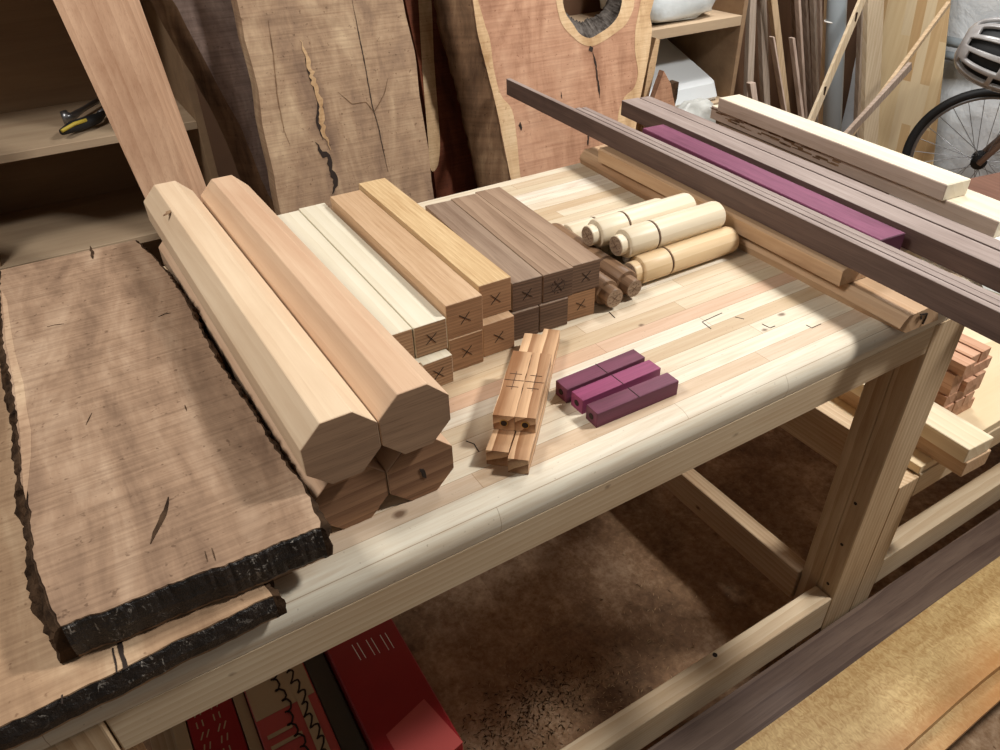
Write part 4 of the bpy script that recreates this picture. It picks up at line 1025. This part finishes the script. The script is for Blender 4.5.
# laminated panel
pan = [(886, 0), (953, 0), (937, 160), (858, 160)]
X = 3.30
Q = [at(p, 0, X) for p in pan]
a, b, c, d = Q
def down(p, q, z): return p+(q-p)*((z-p.z)/(q.z-p.z))
tl, bl = down(a, d, 1.75), down(a, d, .002); tr, br = down(b, c, 1.75), down(b, c, .002)
for p in (bl, br): p.x -= .03
def panmat():
    s = NT('laminated pine panel'); v = s.obj(False)
    br = s.n('ShaderNodeTexBrick'); sp_ = s.n('ShaderNodeSeparateXYZ'); s.l(v, sp_.inputs[0]); cb_ = s.n('ShaderNodeCombineXYZ'); s.l(sp_.outputs[2], cb_.inputs[0]); s.l(s.math('SUBTRACT', sp_.outputs[1], s.math('MULTIPLY', sp_.outputs[2], (tl.y-bl.y)/(tl.z-bl.z))), cb_.inputs[1]); s.l(cb_.outputs[0], br.inputs['Vector'])
    for k, q in (('Scale', 1), ('Mortar Size', .0006), ('Bias', 0), ('Brick Width', .35), ('Row Height', .045)): br.inputs[k].default_value = q
    br.inputs['Color1'].default_value = (0, 0, 0, 1); br.inputs['Color2'].default_value = (1, 1, 1, 1)
    c = s.ramp(br.outputs['Color'], [(0, lin('#e6d2a8')), (.3, lin('#d5b98c')), (.55, lin('#e8d8b4')), (.8, lin('#cdae80'))], 'CONSTANT')
    n = s.noise(s.mapping(v, (1, 1, .06)), 60, 4, .6)
    c = s.mix(s.math('MULTIPLY', n, .5), c, lin('#c29a66'), 'MULTIPLY')
    s.l(c, s.b.inputs['Base Color']); s.b.inputs['Roughness'].default_value = .6; return s.m
M['panel'] = panmat()
lp = tag(link('laminated_panel', prism([tl, tr, br, bl], (.035, .02, 0), .002), 'panel', rz=0), 'big laminated pine panel leaning against the white sheeting', 'panel')
# grey rail on the wall
bm = tube([(3.43, 1.2, at((930, 38), 0, 3.43).z), (3.43, 2.1, at((930, 38), 0, 3.43).z)], .02, 12); tube([(3.43, 1.2, at((930, 52), 0, 3.43).z-.0), (3.43, 2.1, at((930, 52), 0, 3.43).z)], .018, 12, bm)
tag(link('grey_conduit', bm, 'pvc', smooth=True), 'pair of grey horizontal conduits on the white sheeting', 'conduit')

# ================================================================= BICYCLE + HELMET
hub = at((979, 160), 2, .295); 
ax = Vector((ray((979, 160)).x, ray((979, 160)).y, 0)).normalized()
ax = (Matrix.Rotation(.05, 4, 'Z') @ ax)
bk = empty('bicycle', (hub.x, hub.y, 0), 'bicycle wheel with black tyre and thin spokes against the white sheeting', 'bicycle')
link('tyre', ring(hub, ax, .275, .0175, 96, 14), 'black', bk, True)
link('rim', ring(hub, ax, .254, .0085, 96, 10), 'steel', bk, True)
link('hub', lathe(hub-ax*.05, ax, [(0, .012), (.012, .013), (.014, .03), (.02, .03), (.022, .016), (.078, .016), (.08, .03), (.086, .03), (.088, .013), (.1, .012)], 24), 'black', bk, True)
uu = ax.cross(Vector((0, 0, 1))).normalized(); vv = Vector((0, 0, 1))
for k in range(28):
    t = 2*PI*k/28; t2 = t+(.5 if k % 4 < 2 else -.5); s = 1 if k % 2 else -1
    link('spoke', tube([hub+ax*s*.03+(uu*math.cos(t2)+vv*math.sin(t2))*.024, hub+(uu*math.cos(t)+vv*math.sin(t))*.25], .0014, 6), 'steel', bk)
for s in (-1, 1): link('fork', tube([hub+ax*s*.055, hub+ax*s*.055+vv*.30+uu*(-.17)*(-1 if uu.x < 0 else 1)*-1, hub+ax*s*.03+vv*.46+uu*.26*(1 if uu.x > 0 else -1)], .012, 10), M.setdefault('fork', plain('brown grey fork', '#8a7468', .4)), bk, True)
# helmet
hc = at((1009, 56), 0, 3.05)
hm = empty('bicycle_helmet', tuple(hc), 'grey vented bicycle helmet hanging above the wheel', 'helmet')
vd = (hc-CAM); vd.z = 0; vd.normalize(); hx = Vector((0, 0, 1)).cross(vd).normalized()*-1
hx = (hx*.96+Vector((0, 0, -.22))).normalized(); hz = Vector((0, 0, 1)); hz = (hz-hx*hz.dot(hx)).normalized(); hn = hx.cross(hz)
hn = hn if hn.dot(vd) < 0 else -hn
A_, B_, C_ = .165, .115, .11
def hs(u, v, k=1.): # u along length -1..1, v across -1..1
    L = math.sqrt(max(0, 1-u*u)); return hc+hx*(A_*u*k)+hz*(B_*math.sin(v*1.45)*L**.6*k)+hn*(C_*math.cos(v*1.45)*L**.6*k)
bm = bmesh.new(); NU, NV = 36, 36
g = [[bm.verts.new(hs(-.985+1.97*i/NU, -1+2*k/NV)) for k in range(NV+1)] for i in range(NU+1)]
for i in range(NU):
    for k in range(NV):
        sh_ = i+(2 if (k//6) % 2 else 0)
        if k % 6 in (1, 2, 3, 4) and 2 < k < 34 and (4 <= sh_ <= 16 or 19 <= sh_ <= 32): continue
        bm.faces.new((g[i][k], g[i+1][k], g[i+1][k+1], g[i][k+1]))
sh = link('shell', bm, 'helmet', hm, True); md = sh.modifiers.new('thick', 'SOLIDIFY'); md.thickness = .014; md.offset = 0
md = sh.modifiers.new('soft', 'BEVEL'); md.width = .003; md.segments = 2
bm = bmesh.new(); g = [[bm.verts.new(hs(-.98+1.96*i/16, -1+2*k/12, .90)) for k in range(13)] for i in range(17)]
for i in range(16):
    for k in range(12): bm.faces.new((g[i][k], g[i+1][k], g[i+1][k+1], g[i][k+1]))
link('liner', bm, 'black', hm, True)

# ================================================================= LIGHT
def area(name, loc, tgt, size, power, color=(1, .95, .88), sy=None):
    l = bpy.data.lights.new(name, 'AREA'); l.energy = power; l.color = color; l.shape = 'RECTANGLE'; l.size = size; l.size_y = sy or size
    o = bpy.data.objects.new(name, l); COL.objects.link(o); o.location = loc
    o.rotation_euler = (Vector(tgt)-Vector(loc)).to_track_quat('-Z', 'Y').to_euler(); return o
area('ceiling_lamp', (1.65, .0, 2.45), (.7, .8, .9), .22, 26, (1, .975, .94))
area('ceiling_lamp_left', (-.7, .9, 2.45), (.5, .8, .9), .5, 13, (1, .96, .91))
area('back_fill_right', (2.0, 1.55, 2.5), (2.5, 1.7, .6), .5, 24, (1, .985, .97))  # added fill that brightens the back corner and sheeting, not a known fixture
w = bpy.data.worlds.new('world'); bpy.context.scene.world = w; w.use_nodes = True
w.node_tree.nodes['Background'].inputs[0].default_value = (1, .93, .86, 1); w.node_tree.nodes['Background'].inputs[1].default_value = .075
sc = bpy.context.scene
sc.view_settings.view_transform = 'Standard'; sc.view_settings.look = 'None'; sc.view_settings.gamma = 1; sc.view_settings.use_curve_mapping = False
sc.view_settings.exposure = .70
